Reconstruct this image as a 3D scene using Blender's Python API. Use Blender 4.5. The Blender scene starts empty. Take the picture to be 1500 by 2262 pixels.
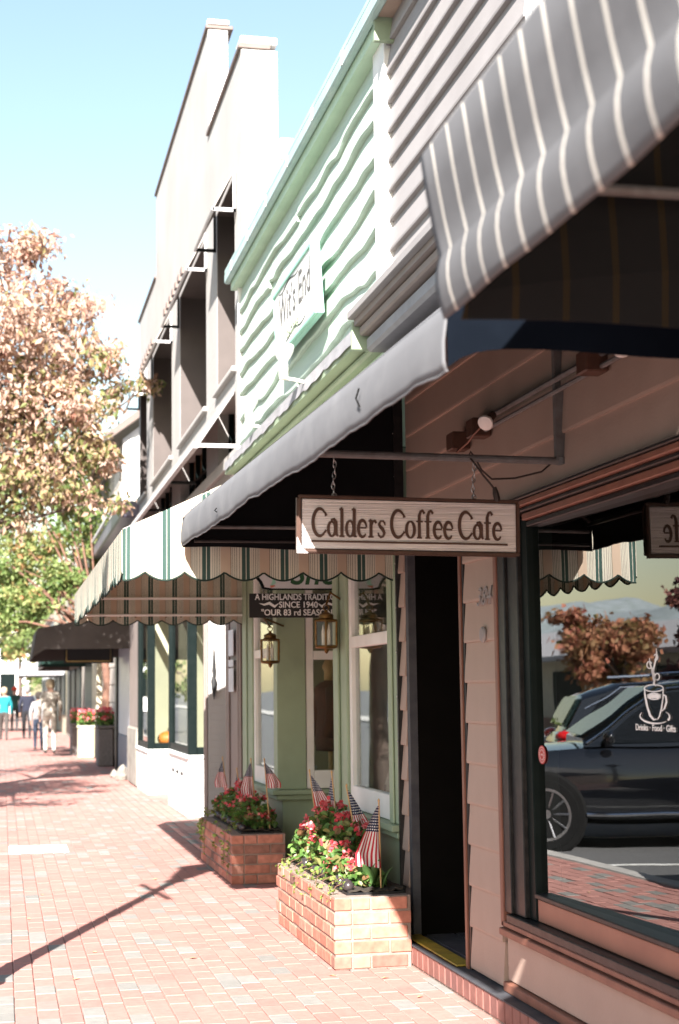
import bpy, bmesh, math, random
from mathutils import Vector, Matrix
import numpy as np
R = math.radians
random.seed(7); rng = np.random.default_rng(7)
scene = bpy.context.scene
col = scene.collection

# ------------------------------------------------------------------ camera
YAW, PITCH, ROLL = 0.21274, 0.11371, 0.0127
CAM_Z = 1.5
fw = Vector((math.sin(YAW)*math.cos(PITCH), math.cos(YAW)*math.cos(PITCH), math.sin(PITCH)))
rt0 = Vector((math.cos(YAW), -math.sin(YAW), 0)); up0 = rt0.cross(fw)
rt = rt0*math.cos(ROLL) - up0*math.sin(ROLL); up = rt0*math.sin(ROLL) + up0*math.cos(ROLL)
cd = bpy.data.cameras.new('camera'); cam = bpy.data.objects.new('camera', cd); col.objects.link(cam)
m = Matrix((rt, up, -fw)).transposed().to_4x4(); m.translation = (0, 0, CAM_Z); cam.matrix_world = m
cd.sensor_fit = 'VERTICAL'; cd.sensor_height = 36; cd.sensor_width = 24; cd.lens = 3450/2262*36
cd.clip_start = .05; cd.clip_end = 6000
cd.dof.use_dof = True; cd.dof.focus_distance = 8.2; cd.dof.aperture_fstop = 3.4
scene.camera = cam

# ------------------------------------------------------------------ sky, sun, exposure
SUN = Vector((-.5, -1.42, 1.0)).normalized()
w = bpy.data.worlds.new('World'); scene.world = w; w.use_nodes = True
nt = w.node_tree; bg = nt.nodes['Background']
sk = nt.nodes.new('ShaderNodeTexSky'); sk.sky_type = 'NISHITA'; sk.sun_disc = False
sk.sun_elevation = math.asin(SUN.z); sk.sun_rotation = math.atan2(SUN.x, SUN.y)
sk.altitude = 0; sk.air_density = 1.4; sk.dust_density = 1.0; sk.ozone_density = .4
nt.links.new(sk.outputs[0], bg.inputs[0]); bg.inputs[1].default_value = .056
sl = bpy.data.lights.new('sun', 'SUN'); sl.energy = 5.0; sl.angle = R(.55); sl.color = (1, .96, .915)
so = bpy.data.objects.new('sun', sl); col.objects.link(so)
so.rotation_euler = SUN.to_track_quat('Z', 'Y').to_euler(); so.location = (-10, -20, 25)
vs = scene.view_settings; vs.view_transform = 'Standard'; vs.look = 'None'; vs.gamma = 1
vs.use_curve_mapping = False; vs.exposure = 2.25
scene.cycles.max_bounces = 8; scene.cycles.transparent_max_bounces = 16
scene.cycles.use_denoising = True; scene.cycles.sample_clamp_indirect = 6

# ------------------------------------------------------------------ helpers
def lin(h):
    h = h.lstrip('#'); c = [int(h[i:i+2], 16)/255 for i in (0, 2, 4)]
    return tuple(x/12.92 if x <= .04045 else ((x+.055)/1.055)**2.4 for x in c) + (1,)
def C(*c): return tuple(c) + (1,)
def N(t, typ, **k):
    n = t.nodes.new(typ)
    for a, b in k.items(): setattr(n, a, b)
    return n
MATS = {}
def mat(name, c, rough=.7, c2=None, scale=6., detail=5, bump=0., bscale=None, spec=.4, metal=0., mix=(.35, .7),
        rand=0., tint=False, stretch=None, trans=0., coat=0., dirt=None, bricks=0.):
    """principled material: two tone noise, optional per object / per face variation, fine bump"""
    m = bpy.data.materials.new(name); m.use_nodes = True; t = m.node_tree; b = t.nodes['Principled BSDF']
    L = t.links.new
    b.inputs['Roughness'].default_value = rough; b.inputs['Metallic'].default_value = metal
    b.inputs['Specular IOR Level'].default_value = spec; b.inputs['Coat Weight'].default_value = coat
    tc = N(t, 'ShaderNodeTexCoord'); mp = N(t, 'ShaderNodeMapping'); L(tc.outputs['Object'], mp.inputs[0])
    if stretch: mp.inputs['Scale'].default_value = stretch
    colr = None
    if c2 is None: c2 = tuple(x*.82 for x in c[:3]) + (1,)
    no = N(t, 'ShaderNodeTexNoise'); no.inputs['Scale'].default_value = scale; no.inputs['Detail'].default_value = detail
    L(mp.outputs[0], no.inputs[0])
    mr = N(t, 'ShaderNodeMapRange'); mr.inputs[1].default_value, mr.inputs[2].default_value = mix
    L(no.outputs[0], mr.inputs[0])
    mx = N(t, 'ShaderNodeMix', data_type='RGBA'); L(mr.outputs[0], mx.inputs[0])
    mx.inputs[6].default_value = c; mx.inputs[7].default_value = c2; colr = mx.outputs[2]
    if dirt:      # large soft stains
        n2 = N(t, 'ShaderNodeTexNoise'); n2.inputs['Scale'].default_value = dirt[1]; n2.inputs['Detail'].default_value = 6
        L(tc.outputs['Object'], n2.inputs[0])
        r2 = N(t, 'ShaderNodeMapRange'); r2.inputs[1].default_value = .5; r2.inputs[2].default_value = .75; r2.inputs[4].default_value = dirt[2]
        L(n2.outputs[0], r2.inputs[0])
        m3 = N(t, 'ShaderNodeMix', data_type='RGBA'); L(r2.outputs[0], m3.inputs[0]); L(colr, m3.inputs[6]); m3.inputs[7].default_value = dirt[0]
        colr = m3.outputs[2]
    if rand:
        oi = N(t, 'ShaderNodeObjectInfo'); hs = N(t, 'ShaderNodeHueSaturation')
        a = N(t, 'ShaderNodeMapRange'); a.inputs[3].default_value = 1-rand; a.inputs[4].default_value = 1+rand
        L(oi.outputs['Random'], a.inputs[0]); L(a.outputs[0], hs.inputs['Value']); L(colr, hs.inputs['Color']); colr = hs.outputs[0]
    L(colr, b.inputs['Base Color'])
    if bump:
        nb = N(t, 'ShaderNodeTexNoise'); nb.inputs['Scale'].default_value = bscale or scale*8; nb.inputs['Detail'].default_value = 6
        L(mp.outputs[0], nb.inputs[0]); bp = N(t, 'ShaderNodeBump'); bp.inputs['Strength'].default_value = bump; bp.inputs['Distance'].default_value = .01
        L(nb.outputs[0], bp.inputs['Height']); L(bp.outputs[0], b.inputs['Normal'])
        if bricks:   # painted brick courses as shallow relief
            sx = N(t, 'ShaderNodeSeparateXYZ'); L(tc.outputs['Object'], sx.inputs[0]); ad = N(t, 'ShaderNodeMath', operation='ADD'); L(sx.outputs[0], ad.inputs[0]); L(sx.outputs[1], ad.inputs[1])
            cb_ = N(t, 'ShaderNodeCombineXYZ'); L(ad.outputs[0], cb_.inputs[0]); L(sx.outputs[2], cb_.inputs[1])
            bt = N(t, 'ShaderNodeTexBrick'); bt.inputs['Scale'].default_value = 1; bt.inputs['Brick Width'].default_value = .21; bt.inputs['Row Height'].default_value = .075; bt.inputs['Mortar Size'].default_value = .006; bt.inputs['Mortar Smooth'].default_value = .5
            L(cb_.outputs[0], bt.inputs['Vector']); b2 = N(t, 'ShaderNodeBump', invert=True); b2.inputs['Strength'].default_value = bricks; b2.inputs['Distance'].default_value = .008
            L(bt.outputs['Fac'], b2.inputs['Height']); L(bp.outputs[0], b2.inputs['Normal']); L(b2.outputs[0], b.inputs['Normal'])
    MATS[name] = m
    return m
def ramp_mat(name, stops, src, rough=.8, spec=.3, trans=0., bump=0., jitter=0., const=False):
    """colour ramp over a per face attribute ('tint') or the object's random value ('random')"""
    m = bpy.data.materials.new(name); m.use_nodes = True; t = m.node_tree; b = t.nodes['Principled BSDF']; L = t.links.new
    b.inputs['Roughness'].default_value = rough; b.inputs['Specular IOR Level'].default_value = spec
    if src == 'tint': s = N(t, 'ShaderNodeAttribute', attribute_name='tint').outputs['Fac']
    else: s = N(t, 'ShaderNodeObjectInfo').outputs['Random']
    cr = N(t, 'ShaderNodeValToRGB'); e = cr.color_ramp.elements
    if const: cr.color_ramp.interpolation = 'CONSTANT'
    while len(e) < len(stops): e.new(.5)
    for i, (p, c) in enumerate(stops): e[i].position = p; e[i].color = c
    L(s, cr.inputs[0]); c = cr.outputs[0]
    if jitter:
        tc = N(t, 'ShaderNodeTexCoord'); no = N(t, 'ShaderNodeTexNoise'); no.inputs['Scale'].default_value = 22; no.inputs['Detail'].default_value = 7
        ge = N(t, 'ShaderNodeNewGeometry'); L(ge.outputs['Position'], no.inputs[0])
        hs = N(t, 'ShaderNodeHueSaturation'); a = N(t, 'ShaderNodeMapRange'); a.inputs[1].default_value = .3; a.inputs[2].default_value = .7
        a.inputs[3].default_value = 1-jitter; a.inputs[4].default_value = 1+jitter
        L(no.outputs[0], a.inputs[0]); L(a.outputs[0], hs.inputs['Value']); L(c, hs.inputs['Color']); c = hs.outputs[0]
        n3 = N(t, 'ShaderNodeTexNoise'); n3.inputs['Scale'].default_value = 1.1; n3.inputs['Detail'].default_value = 8; n3.inputs['Roughness'].default_value = .65; L(ge.outputs['Position'], n3.inputs[0])
        r3 = N(t, 'ShaderNodeMapRange'); r3.inputs[1].default_value = .35; r3.inputs[2].default_value = .7; r3.inputs[3].default_value = .91; r3.inputs[4].default_value = 1.08; L(n3.outputs[0], r3.inputs[0])
        h3 = N(t, 'ShaderNodeHueSaturation'); L(r3.outputs[0], h3.inputs['Value']); L(c, h3.inputs['Color']); c = h3.outputs[0]
        if bump:
            bp = N(t, 'ShaderNodeBump'); bp.inputs['Strength'].default_value = bump; bp.inputs['Distance'].default_value = .006
            L(no.outputs[0], bp.inputs['Height']); L(bp.outputs[0], b.inputs['Normal'])
    L(c, b.inputs['Base Color'])
    if trans:
        tr = N(t, 'ShaderNodeBsdfTranslucent'); L(c, tr.inputs[0]); ms = N(t, 'ShaderNodeMixShader'); ms.inputs[0].default_value = trans
        L(b.outputs[0], ms.inputs[1]); L(tr.outputs[0], ms.inputs[2]); L(ms.outputs[0], t.nodes['Material Output'].inputs[0])
    return m
def glass_mat(name, tintc, f0, power, rough=0.):
    """thin pane: transparent body, mirror sheen that grows towards grazing view (same from both sides), faint waviness"""
    m = bpy.data.materials.new(name); m.use_nodes = True; t = m.node_tree; L = t.links.new
    t.nodes.remove(t.nodes['Principled BSDF'])
    tr = N(t, 'ShaderNodeBsdfTransparent'); tr.inputs[0].default_value = tintc
    gl = N(t, 'ShaderNodeBsdfGlossy'); gl.inputs['Roughness'].default_value = rough
    lw = N(t, 'ShaderNodeLayerWeight'); lw.inputs[0].default_value = .5
    pw = N(t, 'ShaderNodeMath', operation='POWER'); pw.inputs[1].default_value = power; L(lw.outputs['Facing'], pw.inputs[0])
    ma = N(t, 'ShaderNodeMath', operation='MULTIPLY_ADD'); ma.inputs[1].default_value = 1-f0; ma.inputs[2].default_value = f0; L(pw.outputs[0], ma.inputs[0])
    tc = N(t, 'ShaderNodeTexCoord'); no = N(t, 'ShaderNodeTexNoise'); no.inputs['Scale'].default_value = 1.6; no.inputs['Detail'].default_value = 1; L(tc.outputs['Object'], no.inputs[0])
    bp = N(t, 'ShaderNodeBump'); bp.inputs['Strength'].default_value = .05; bp.inputs['Distance'].default_value = .02; L(no.outputs[0], bp.inputs['Height']); L(bp.outputs[0], gl.inputs['Normal'])
    ms = N(t, 'ShaderNodeMixShader'); L(ma.outputs[0], ms.inputs[0]); L(tr.outputs[0], ms.inputs[1]); L(gl.outputs[0], ms.inputs[2])
    L(ms.outputs[0], t.nodes['Material Output'].inputs[0])
    return m
def stripe_mat(name, axis, period, bands, phase=0., rough=.85, trans=0., bump=.15, fade=None):
    """woven fabric with stripes along one axis; bands = [(start fraction, colour)...]"""
    m = bpy.data.materials.new(name); m.use_nodes = True; t = m.node_tree; b = t.nodes['Principled BSDF']; L = t.links.new
    b.inputs['Roughness'].default_value = rough; b.inputs['Specular IOR Level'].default_value = .15
    tc = N(t, 'ShaderNodeTexCoord'); sx = N(t, 'ShaderNodeSeparateXYZ'); L(tc.outputs['Object'], sx.inputs[0])
    a = N(t, 'ShaderNodeMath', operation='MULTIPLY_ADD'); a.inputs[1].default_value = 1/period; a.inputs[2].default_value = phase
    L(sx.outputs[axis], a.inputs[0]); f = N(t, 'ShaderNodeMath', operation='FRACT'); L(a.outputs[0], f.inputs[0])
    cr = N(t, 'ShaderNodeValToRGB'); cr.color_ramp.interpolation = 'CONSTANT'; e = cr.color_ramp.elements
    while len(e) < len(bands): e.new(.5)
    for i, (p, c) in enumerate(bands): e[i].position = p; e[i].color = c
    L(f.outputs[0], cr.inputs[0]); c = cr.outputs[0]
    no = N(t, 'ShaderNodeTexNoise'); no.inputs['Scale'].default_value = 5; no.inputs['Detail'].default_value = 6; L(tc.outputs['Object'], no.inputs[0])
    hs = N(t, 'ShaderNodeHueSaturation'); mr = N(t, 'ShaderNodeMapRange'); mr.inputs[1].default_value = .3; mr.inputs[2].default_value = .75
    mr.inputs[3].default_value = 1.06; mr.inputs[4].default_value = .86
    L(no.outputs[0], mr.inputs[0]); L(mr.outputs[0], hs.inputs['Value']); L(c, hs.inputs['Color']); c = hs.outputs[0]
    L(c, b.inputs['Base Color'])
    bp = N(t, 'ShaderNodeBump'); bp.inputs['Strength'].default_value = bump; bp.inputs['Distance'].default_value = .02
    L(no.outputs[0], bp.inputs['Height']); L(bp.outputs[0], b.inputs['Normal'])
    if trans:
        tr = N(t, 'ShaderNodeBsdfTranslucent'); L(c, tr.inputs[0]); ms = N(t, 'ShaderNodeMixShader'); ms.inputs[0].default_value = trans
        L(b.outputs[0], ms.inputs[1]); L(tr.outputs[0], ms.inputs[2]); L(ms.outputs[0], t.nodes['Material Output'].inputs[0])
    return m

ROOT = {}
def thing(name, label, cat, loc=(0, 0, 0), group=None, kind=None):
    o = bpy.data.objects.new(name, None); o.empty_display_size = .2; col.objects.link(o); o.location = loc
    tag(o, label, cat, group, kind); ROOT[o.name] = Vector(loc)
    return o
def tag(o, label=None, cat=None, group=None, kind=None):
    if label: o['label'] = label
    if cat: o['category'] = cat
    if group: o['group'] = group
    if kind: o['kind'] = kind
    return o
def pinv(p): return Matrix.Translation(-ROOT[p.name]) if p.name in ROOT else Matrix()
def link(name, me, mt, parent=None, smooth=False):
    o = bpy.data.objects.new(name, me); col.objects.link(o)
    if mt is not None and not me.materials:
        for x in (mt if isinstance(mt, (list, tuple)) else [mt]): me.materials.append(x)
    if smooth and me.polygons: me.polygons.foreach_set('use_smooth', [True]*len(me.polygons))
    if parent is not None:
        o.parent = parent
        o.matrix_parent_inverse = pinv(parent)
    return o
class MB:
    def __init__(s): s.v = []; s.f = []; s.mi = []; s.cur = 0
    def add(s, vs, fs):
        b = len(s.v); s.v += [tuple(p) for p in vs]; s.f += [tuple(b+i for i in f) for f in fs]; s.mi += [s.cur]*len(fs); return s
    def box(s, x0, x1, y0, y1, z0, z1, M=None):
        vs = [(x, y, z) for z in (z0, z1) for y in (y0, y1) for x in (x0, x1)]
        if M: vs = [M @ Vector(p) for p in vs]
        return s.add(vs, [(0, 2, 3, 1), (4, 5, 7, 6), (0, 1, 5, 4), (2, 6, 7, 3), (0, 4, 6, 2), (1, 3, 7, 5)])
    def prism(s, poly, a, b, axis='y'):
        """poly of 2d points extruded a..b along axis (x: poly=(y,z); y: poly=(x,z); z: poly=(x,y))"""
        n = len(poly)
        mk = {'x': lambda p, q: (q, p[0], p[1]), 'y': lambda p, q: (p[0], q, p[1]), 'z': lambda p, q: (p[0], p[1], q)}[axis]
        vs = [mk(p, a) for p in poly] + [mk(p, b) for p in poly]
        return s.add(vs, [tuple(range(n)), tuple(reversed(range(n, 2*n)))] + [(i, n+i, n+(i+1) % n, (i+1) % n) for i in range(n)])
    def tube(s, pts, r, n=8, cap=True):
        pts = [Vector(p) for p in pts]; rs = r if isinstance(r, (list, tuple)) else [r]*len(pts)
        vs = []; u = None
        for i, p in enumerate(pts):
            d = (pts[min(i+1, len(pts)-1)] - pts[max(i-1, 0)]).normalized()
            if u is None: u = d.orthogonal().normalized()
            u = (u - d*u.dot(d)).normalized(); w_ = d.cross(u)
            vs += [p + (u*math.cos(2*math.pi*k/n) + w_*math.sin(2*math.pi*k/n))*rs[i] for k in range(n)]
        fs = [(i*n+k, i*n+(k+1) % n, (i+1)*n+(k+1) % n, (i+1)*n+k) for i in range(len(pts)-1) for k in range(n)]
        if cap: fs += [tuple(reversed(range(n))), tuple(range((len(pts)-1)*n, len(pts)*n))]
        return s.add(vs, fs)
    def lathe(s, prof, c=(0, 0, 0), n=16, M=None, cap=True):
        """prof [(r,z)...] turned about z at c, optional matrix M applied first"""
        vs = []
        for r, z in prof:
            for k in range(n):
                p = Vector((r*math.cos(2*math.pi*k/n), r*math.sin(2*math.pi*k/n), z))
                if M: p = M @ p
                vs.append(p + Vector(c))
        fs = [(i*n+k, i*n+(k+1) % n, (i+1)*n+(k+1) % n, (i+1)*n+k) for i in range(len(prof)-1) for k in range(n)]
        if cap: fs += [tuple(reversed(range(n))), tuple(range((len(prof)-1)*n, len(prof)*n))]
        return s.add(vs, fs)
    def sphere(s, c, r, n=10, sq=(1, 1, 1)):
        k = n//2+1
        return s.lathe_s([(max(1e-4, math.sin(math.pi*i/k))*r, -math.cos(math.pi*i/k)*r) for i in range(k+1)], c, n, sq)
    def lathe_s(s, prof, c, n, sq):
        M = Matrix.Diagonal((sq[0], sq[1], sq[2])); return s.lathe(prof, c, n, M)
    def sheet(s, grid, t, nrm, shade_side=False):
        """grid[i][j] of points, thickened by t along nrm"""
        nr = Vector(nrm); a, b = len(grid), len(grid[0])
        P0 = [Vector(p) for row in grid for p in row]; P1 = [p + nr*t for p in P0]; o = len(P0); fs = []
        for i in range(a-1):
            for j in range(b-1):
                q = (i*b+j, i*b+j+1, (i+1)*b+j+1, (i+1)*b+j); fs.append(q); fs.append(tuple(o+x for x in reversed(q)))
        for i in range(a-1):
            for j in (0, b-1):
                p, q = i*b+j, (i+1)*b+j; fs.append((p, q, o+q, o+p) if j == 0 else (q, p, o+p, o+q))
        for j in range(b-1):
            for i in (0, a-1):
                p, q = i*b+j, i*b+j+1; fs.append((q, p, o+p, o+q) if i == 0 else (p, q, o+q, o+p))
        k0 = len(s.mi); s.add(P0+P1, fs)
        if shade_side: s.mi[k0:k0+2*(a-1)*(b-1)] = [1, 0]*((a-1)*(b-1))
        return s
    def mesh(s, name):
        me = bpy.data.meshes.new(name); me.from_pydata(s.v, [], s.f)
        if any(s.mi): me.polygons.foreach_set('material_index', s.mi)
        me.validate(); me.update()
        return me
    def build(s, name, mt, parent=None, smooth=False, fix=True):
        me = s.mesh(name)
        if fix:
            bm = bmesh.new(); bm.from_mesh(me); bmesh.ops.recalc_face_normals(bm, faces=bm.faces); bm.to_mesh(me); bm.free()
        o = link(name, me, mt, parent, smooth)
        if smooth == 'auto' : me.set_sharp_from_angle(angle=R(35))
        return o
def BX(name, mt, parent, *a, bevel=0):
    me = MB().box(*a).mesh(name)
    if bevel: bev(me, bevel)
    return link(name, me, mt, parent)
def bev(me, w_, seg=1):
    bm = bmesh.new(); bm.from_mesh(me)
    bmesh.ops.bevel(bm, geom=list(bm.edges), offset=w_, segments=seg, affect='EDGES', clamp_overlap=True)
    bmesh.ops.recalc_face_normals(bm, faces=bm.faces); bm.to_mesh(me); bm.free()
def place(name, me, parent, loc, rot=(0, 0, 0), sc=(1, 1, 1)):
    """one more object on a shared mesh"""
    o = bpy.data.objects.new(name, me); col.objects.link(o); o.location = loc; o.rotation_euler = rot; o.scale = sc
    if parent is not None:
        o.parent = parent; o.matrix_parent_inverse = pinv(parent)
    return o
def basis(o, x, y):
    x = Vector(x).normalized(); y = Vector(y).normalized(); z = x.cross(y)
    M = Matrix((x, y, z)).transposed().to_4x4(); M.translation = o
    return M
def text(name, body, size, M, mt, parent, depth=.004, bold=0., shear=0., width=1., space=1., align='CENTER', fit=None):
    c = bpy.data.curves.new(name, 'FONT'); c.body = body; c.size = size; c.extrude = depth/2; c.offset = bold; c.shear = shear
    c.space_character = space; c.align_x = align; c.align_y = 'CENTER'; c.resolution_u = 4
    o = bpy.data.objects.new(name, c); col.objects.link(o)
    me = bpy.data.meshes.new_from_object(o); bpy.data.objects.remove(o); bpy.data.curves.remove(c)
    
    if fit:
        xs = [v.co.x for v in me.vertices]; width = fit/(max(xs)-min(xs))
    me.transform(M @ Matrix.Diagonal((width, 1, 1, 1))); me.materials.clear()
    return link(name, me, mt, parent)
def ribbon(mb, pts, wd, M, depth, z0=0.):
    """flat stroke of varying width in the xy plane of M, extruded"""
    n = len(pts); wd = wd if isinstance(wd, (list, tuple)) else [wd]*n
    L_, R_ = [], []
    for i in range(n):
        a = Vector(pts[max(i-1, 0)]); b = Vector(pts[min(i+1, n-1)]); d = (b-a)
        d = d.normalized() if d.length > 1e-9 else Vector((1, 0)); q = Vector((-d.y, d.x))*wd[i]/2; p = Vector(pts[i])
        L_.append(p+q); R_.append(p-q)
    for i in range(n-1):
        q4 = [L_[i], R_[i], R_[i+1], L_[i+1]]
        vs = [M @ Vector((p.x, p.y, z0)) for p in q4] + [M @ Vector((p.x, p.y, z0+depth)) for p in q4]
        mb.add(vs, [(3, 2, 1, 0), (4, 5, 6, 7), (0, 1, 5, 4), (1, 2, 6, 5), (2, 3, 7, 6), (3, 0, 4, 7)])
def arc(cx, cy, rx, ry, a0, a1, n=16):
    return [(cx+rx*math.cos(R(a0+(a1-a0)*i/n)), cy+ry*math.sin(R(a0+(a1-a0)*i/n))) for i in range(n+1)]

# ------------------------------------------------------------------ materials
M_ = dict(
 taupe=mat('taupe_siding_paint', C(.37, .272, .222), .6, C(.335, .243, .197), 3, bump=.12, bscale=90, spec=.25, dirt=(C(.27, .195, .165), 1.3, .4)),
 taupe_up=mat('weathered_taupe_paint', C(.265, .242, .236), .65, C(.235, .213, .207), 2.5, bump=.1, bscale=80, rand=.04),
 brown_trim=mat('red_brown_trim', C(.20, .085, .055), .5, C(.15, .06, .04), 9, bump=.1),
 black_trim=mat('black_gloss_trim', C(.010, .010, .011), .4, C(.018, .017, .017), 30, bump=.08, spec=.25, dirt=(C(.06, .055, .05), 14, .35)),
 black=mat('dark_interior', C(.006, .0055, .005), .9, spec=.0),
 slate=mat('dark_slate_ledge', C(.045, .046, .054), .6, C(.07, .07, .075), 12, bump=.2, spec=.2),
 yellow=mat('worn_yellow_paint', C(.36, .26, .03), .6, C(.22, .16, .03), 18, bump=.2),
 mint=mat('pale_mint_paint', C(.42, .505, .425), .6, C(.385, .465, .39), 3, bump=.25, bscale=60, rand=.04, stretch=(1, .25, 1), dirt=(C(.33, .40, .32), 1.6, .4)),
 sage=mat('sage_green_paint', C(.275, .34, .23), .55, C(.245, .305, .205), 4, bump=.08, bscale=60, dirt=(C(.19, .23, .16), 2, .35)),
 sage_l=mat('light_sage_trim', C(.46, .60, .45), .5, C(.40, .54, .40), 4),
 teal_metal=mat('teal_metal_gutter', C(.33, .44, .42), .45, C(.28, .38, .37), 5, dirt=(C(.45, .5, .48), 3, .5)),
 white_trim=mat('white_trim_paint', C(.74, .72, .69), .5, C(.66, .64, .61), 5, bump=.05, dirt=(C(.52, .50, .46), 3, .3)),
 lead=mat('grey_flashing', C(.27, .26, .27), .6, C(.22, .21, .22), 6),
 charcoal=mat('charcoal_awning_canvas', C(.135, .133, .138), .9, C(.118, .116, .121), 3, bump=.15, bscale=7, spec=.1, dirt=(C(.175, .172, .175), 5, .6)),
 pipe=mat('painted_grey_pipe', C(.13, .13, .13), .5, C(.09, .085, .08), 25, bump=.1),
 steel=mat('galvanised_chain', C(.55, .55, .54), .35, metal=.9),
 cable=mat('black_brown_cable', C(.03, .02, .016), .6),
 sign_dark=mat('dark_brown_sign_paint', C(.075, .035, .022), .55, C(.055, .025, .016), 20),
 concrete=mat('pale_concrete', C(.42, .40, .37), .85, C(.33, .315, .29), 5, bump=.25, dirt=(C(.25, .24, .22), 1.5, .4)),
 mortar=mat('grey_mortar', C(.27, .20, .165), .9, C(.19, .14, .115), 15, bump=.4),
 sand=mat('sand_joints', C(.30, .19, .16), .95, C(.22, .14, .115), 20, bump=.3),
 soil=mat('dark_soil', C(.03, .022, .016), .95, C(.05, .04, .03), 40, bump=.8),
 asphalt=mat('grey_asphalt', C(.11, .11, .11), .9, C(.085, .085, .085), 25, bump=.4, dirt=(C(.06, .06, .06), .6, .5)),
 paint=mat('white_road_paint', C(.6, .6, .57), .8, C(.4, .4, .38), 12, mix=(.45, .7)),
 brass=mat('aged_brass', C(.19, .105, .034), .45, C(.10, .055, .02), 25, metal=.85),
 bulb=mat('frosted_bulb', C(.82, .80, .76), .3),
 bldg=mat('greige_stucco', C(.375, .356, .338), .8, C(.34, .32, .302), 1.5, bump=.3, bscale=40, dirt=(C(.30, .27, .25), .7, .5), bricks=.5),
 bldg_trim=mat('taupe_building_trim', C(.235, .185, .165), .6, C(.20, .16, .14), 5, bump=.05),
 wbrick=mat('whitewashed_brick', C(.78, .76, .73), .8, C(.70, .68, .65), 4, bump=.3, bscale=30, bricks=.6),
 coping=mat('dark_metal_coping', C(.17, .12, .10), .5, C(.12, .09, .08), 10),
 dgreen=mat('dark_green_frame', C(.005, .009, .0085), .4, C(.008, .012, .0115), 12, spec=.06),
 tan_blind=mat('tan_window_blind', C(.22, .13, .075), .8, C(.17, .10, .06), 7),
 cream=mat('cream_interior_wall', C(.42, .38, .28), .8, C(.36, .33, .25), 3),
shade_side=mat('awning_underside_painted_shade', C(.010, .0105, .0115), .95, spec=.02),  # canvas underside; the shade below the awning is put into its black
 bark=mat('tree_bark', C(.10, .07, .055), .9, C(.055, .04, .033), 14, bump=.8, stretch=(1, 1, .25)),
 pink_bark=mat('smooth_brown_trunk', C(.17, .085, .055), .8, C(.10, .05, .035), 8, bump=.3),
 stick=mat('flag_stick_wood', C(.52, .33, .15), .6, C(.44, .27, .12), 30),
 globe=mat('dark_bronze_globe', C(.05, .042, .045), .28, C(.08, .065, .065), 10, metal=.5),
 stone=mat('mottled_field_stone', C(.30, .27, .23), .9, C(.15, .13, .11), 4, bump=.8, bscale=9),
 granite=mat('speckled_granite', C(.17, .145, .14), .75, C(.07, .06, .058), 55, bump=.3, mix=(.45, .55)),
 pale_door=mat('pale_grey_blue_panel', C(.52, .54, .60), .35, C(.46, .48, .55), 3),
 slate_blue=mat('slate_blue_panel', C(.10, .125, .19), .5, C(.085, .105, .165), 6),
 darkawn=mat('dark_taupe_canvas', C(.085, .072, .066), .9, C(.065, .055, .05), 2, bump=.2, bscale=6, spec=.1),
 greenawn=mat('dark_green_canvas', C(.015, .045, .035), .9),
 greyawn=mat('grey_canvas', C(.28, .28, .29), .9),
 white=mat('white_plaster', C(.75, .74, .71), .8, C(.68, .67, .64), 2),
 roof=mat('grey_shingle_roof', C(.36, .35, .35), .9, C(.28, .27, .27), 30, bump=.4),
 metalgutter=mat('violet_grey_metal', C(.20, .19, .24), .35, C(.15, .14, .19), 4, metal=.3),
 recess=mat('window_recess_painted_shade', C(.085, .068, .062), .7, C(.07, .056, .051), 3),  # trim tone darkened: the shade of the openings is in the colour
 paper=mat('paper_notice', C(.62, .62, .64), .6),
 ink=mat('black_ink', C(.02, .02, .02), .7),
 decal=mat('white_vinyl_decal', C(.85, .84, .82), .6),
 red=mat('red_sticker', C(.42, .03, .025), .5),
 terracotta=mat('reddish_sill_board', C(.27, .115, .075), .45, C(.22, .09, .06), 5),
 gold=mat('gilt_lettering', C(.45, .33, .12), .4, metal=.5),
)
GLASS = glass_mat('window_glass', (.92, .95, .93, 1), .045, 4.)
GLASS2 = glass_mat('cafe_plate_glass', (.70, .74, .72, 1), .08, 2.5)
LGLASS = glass_mat('lantern_glass', (.95, .93, .88, 1), .04, 5.)
CARGLASS = glass_mat('tinted_car_glass', (.10, .13, .12, 1), .05, 4.)
brick_stops = [(0, C(.36, .14, .095)), (.22, C(.44, .19, .135)), (.45, C(.31, .115, .078)), (.66, C(.47, .225, .165)), (.82, C(.17, .085, .065)), (.93, C(.24, .12, .09)), (1, C(.35, .145, .095))]
BRICK = ramp_mat('red_brick', brick_stops, 'random', .85, bump=.5, jitter=.22)
pav = [(0, C(.33, .158, .132)), (.2, C(.345, .17, .143)), (.4, C(.318, .15, .127)), (.62, C(.355, .178, .15)), (.84, C(.338, .163, .137)), (.87, C(.20, .19, .172)), (.94, C(.22, .205, .187)), (1, C(.18, .172, .158))]
PAV_O = ramp_mat('paver_clay', pav, 'random', .8, bump=.35, jitter=.08)
PAV_T = ramp_mat('paver_clay_mass', pav, 'tint', .8, bump=.35, jitter=.08)
ROWLOCK = ramp_mat('glazed_dark_brick', [(0, C(.17, .075, .062)), (.5, C(.22, .095, .078)), (1, C(.14, .065, .058))], 'random', .5, bump=.3, jitter=.15)

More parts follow.
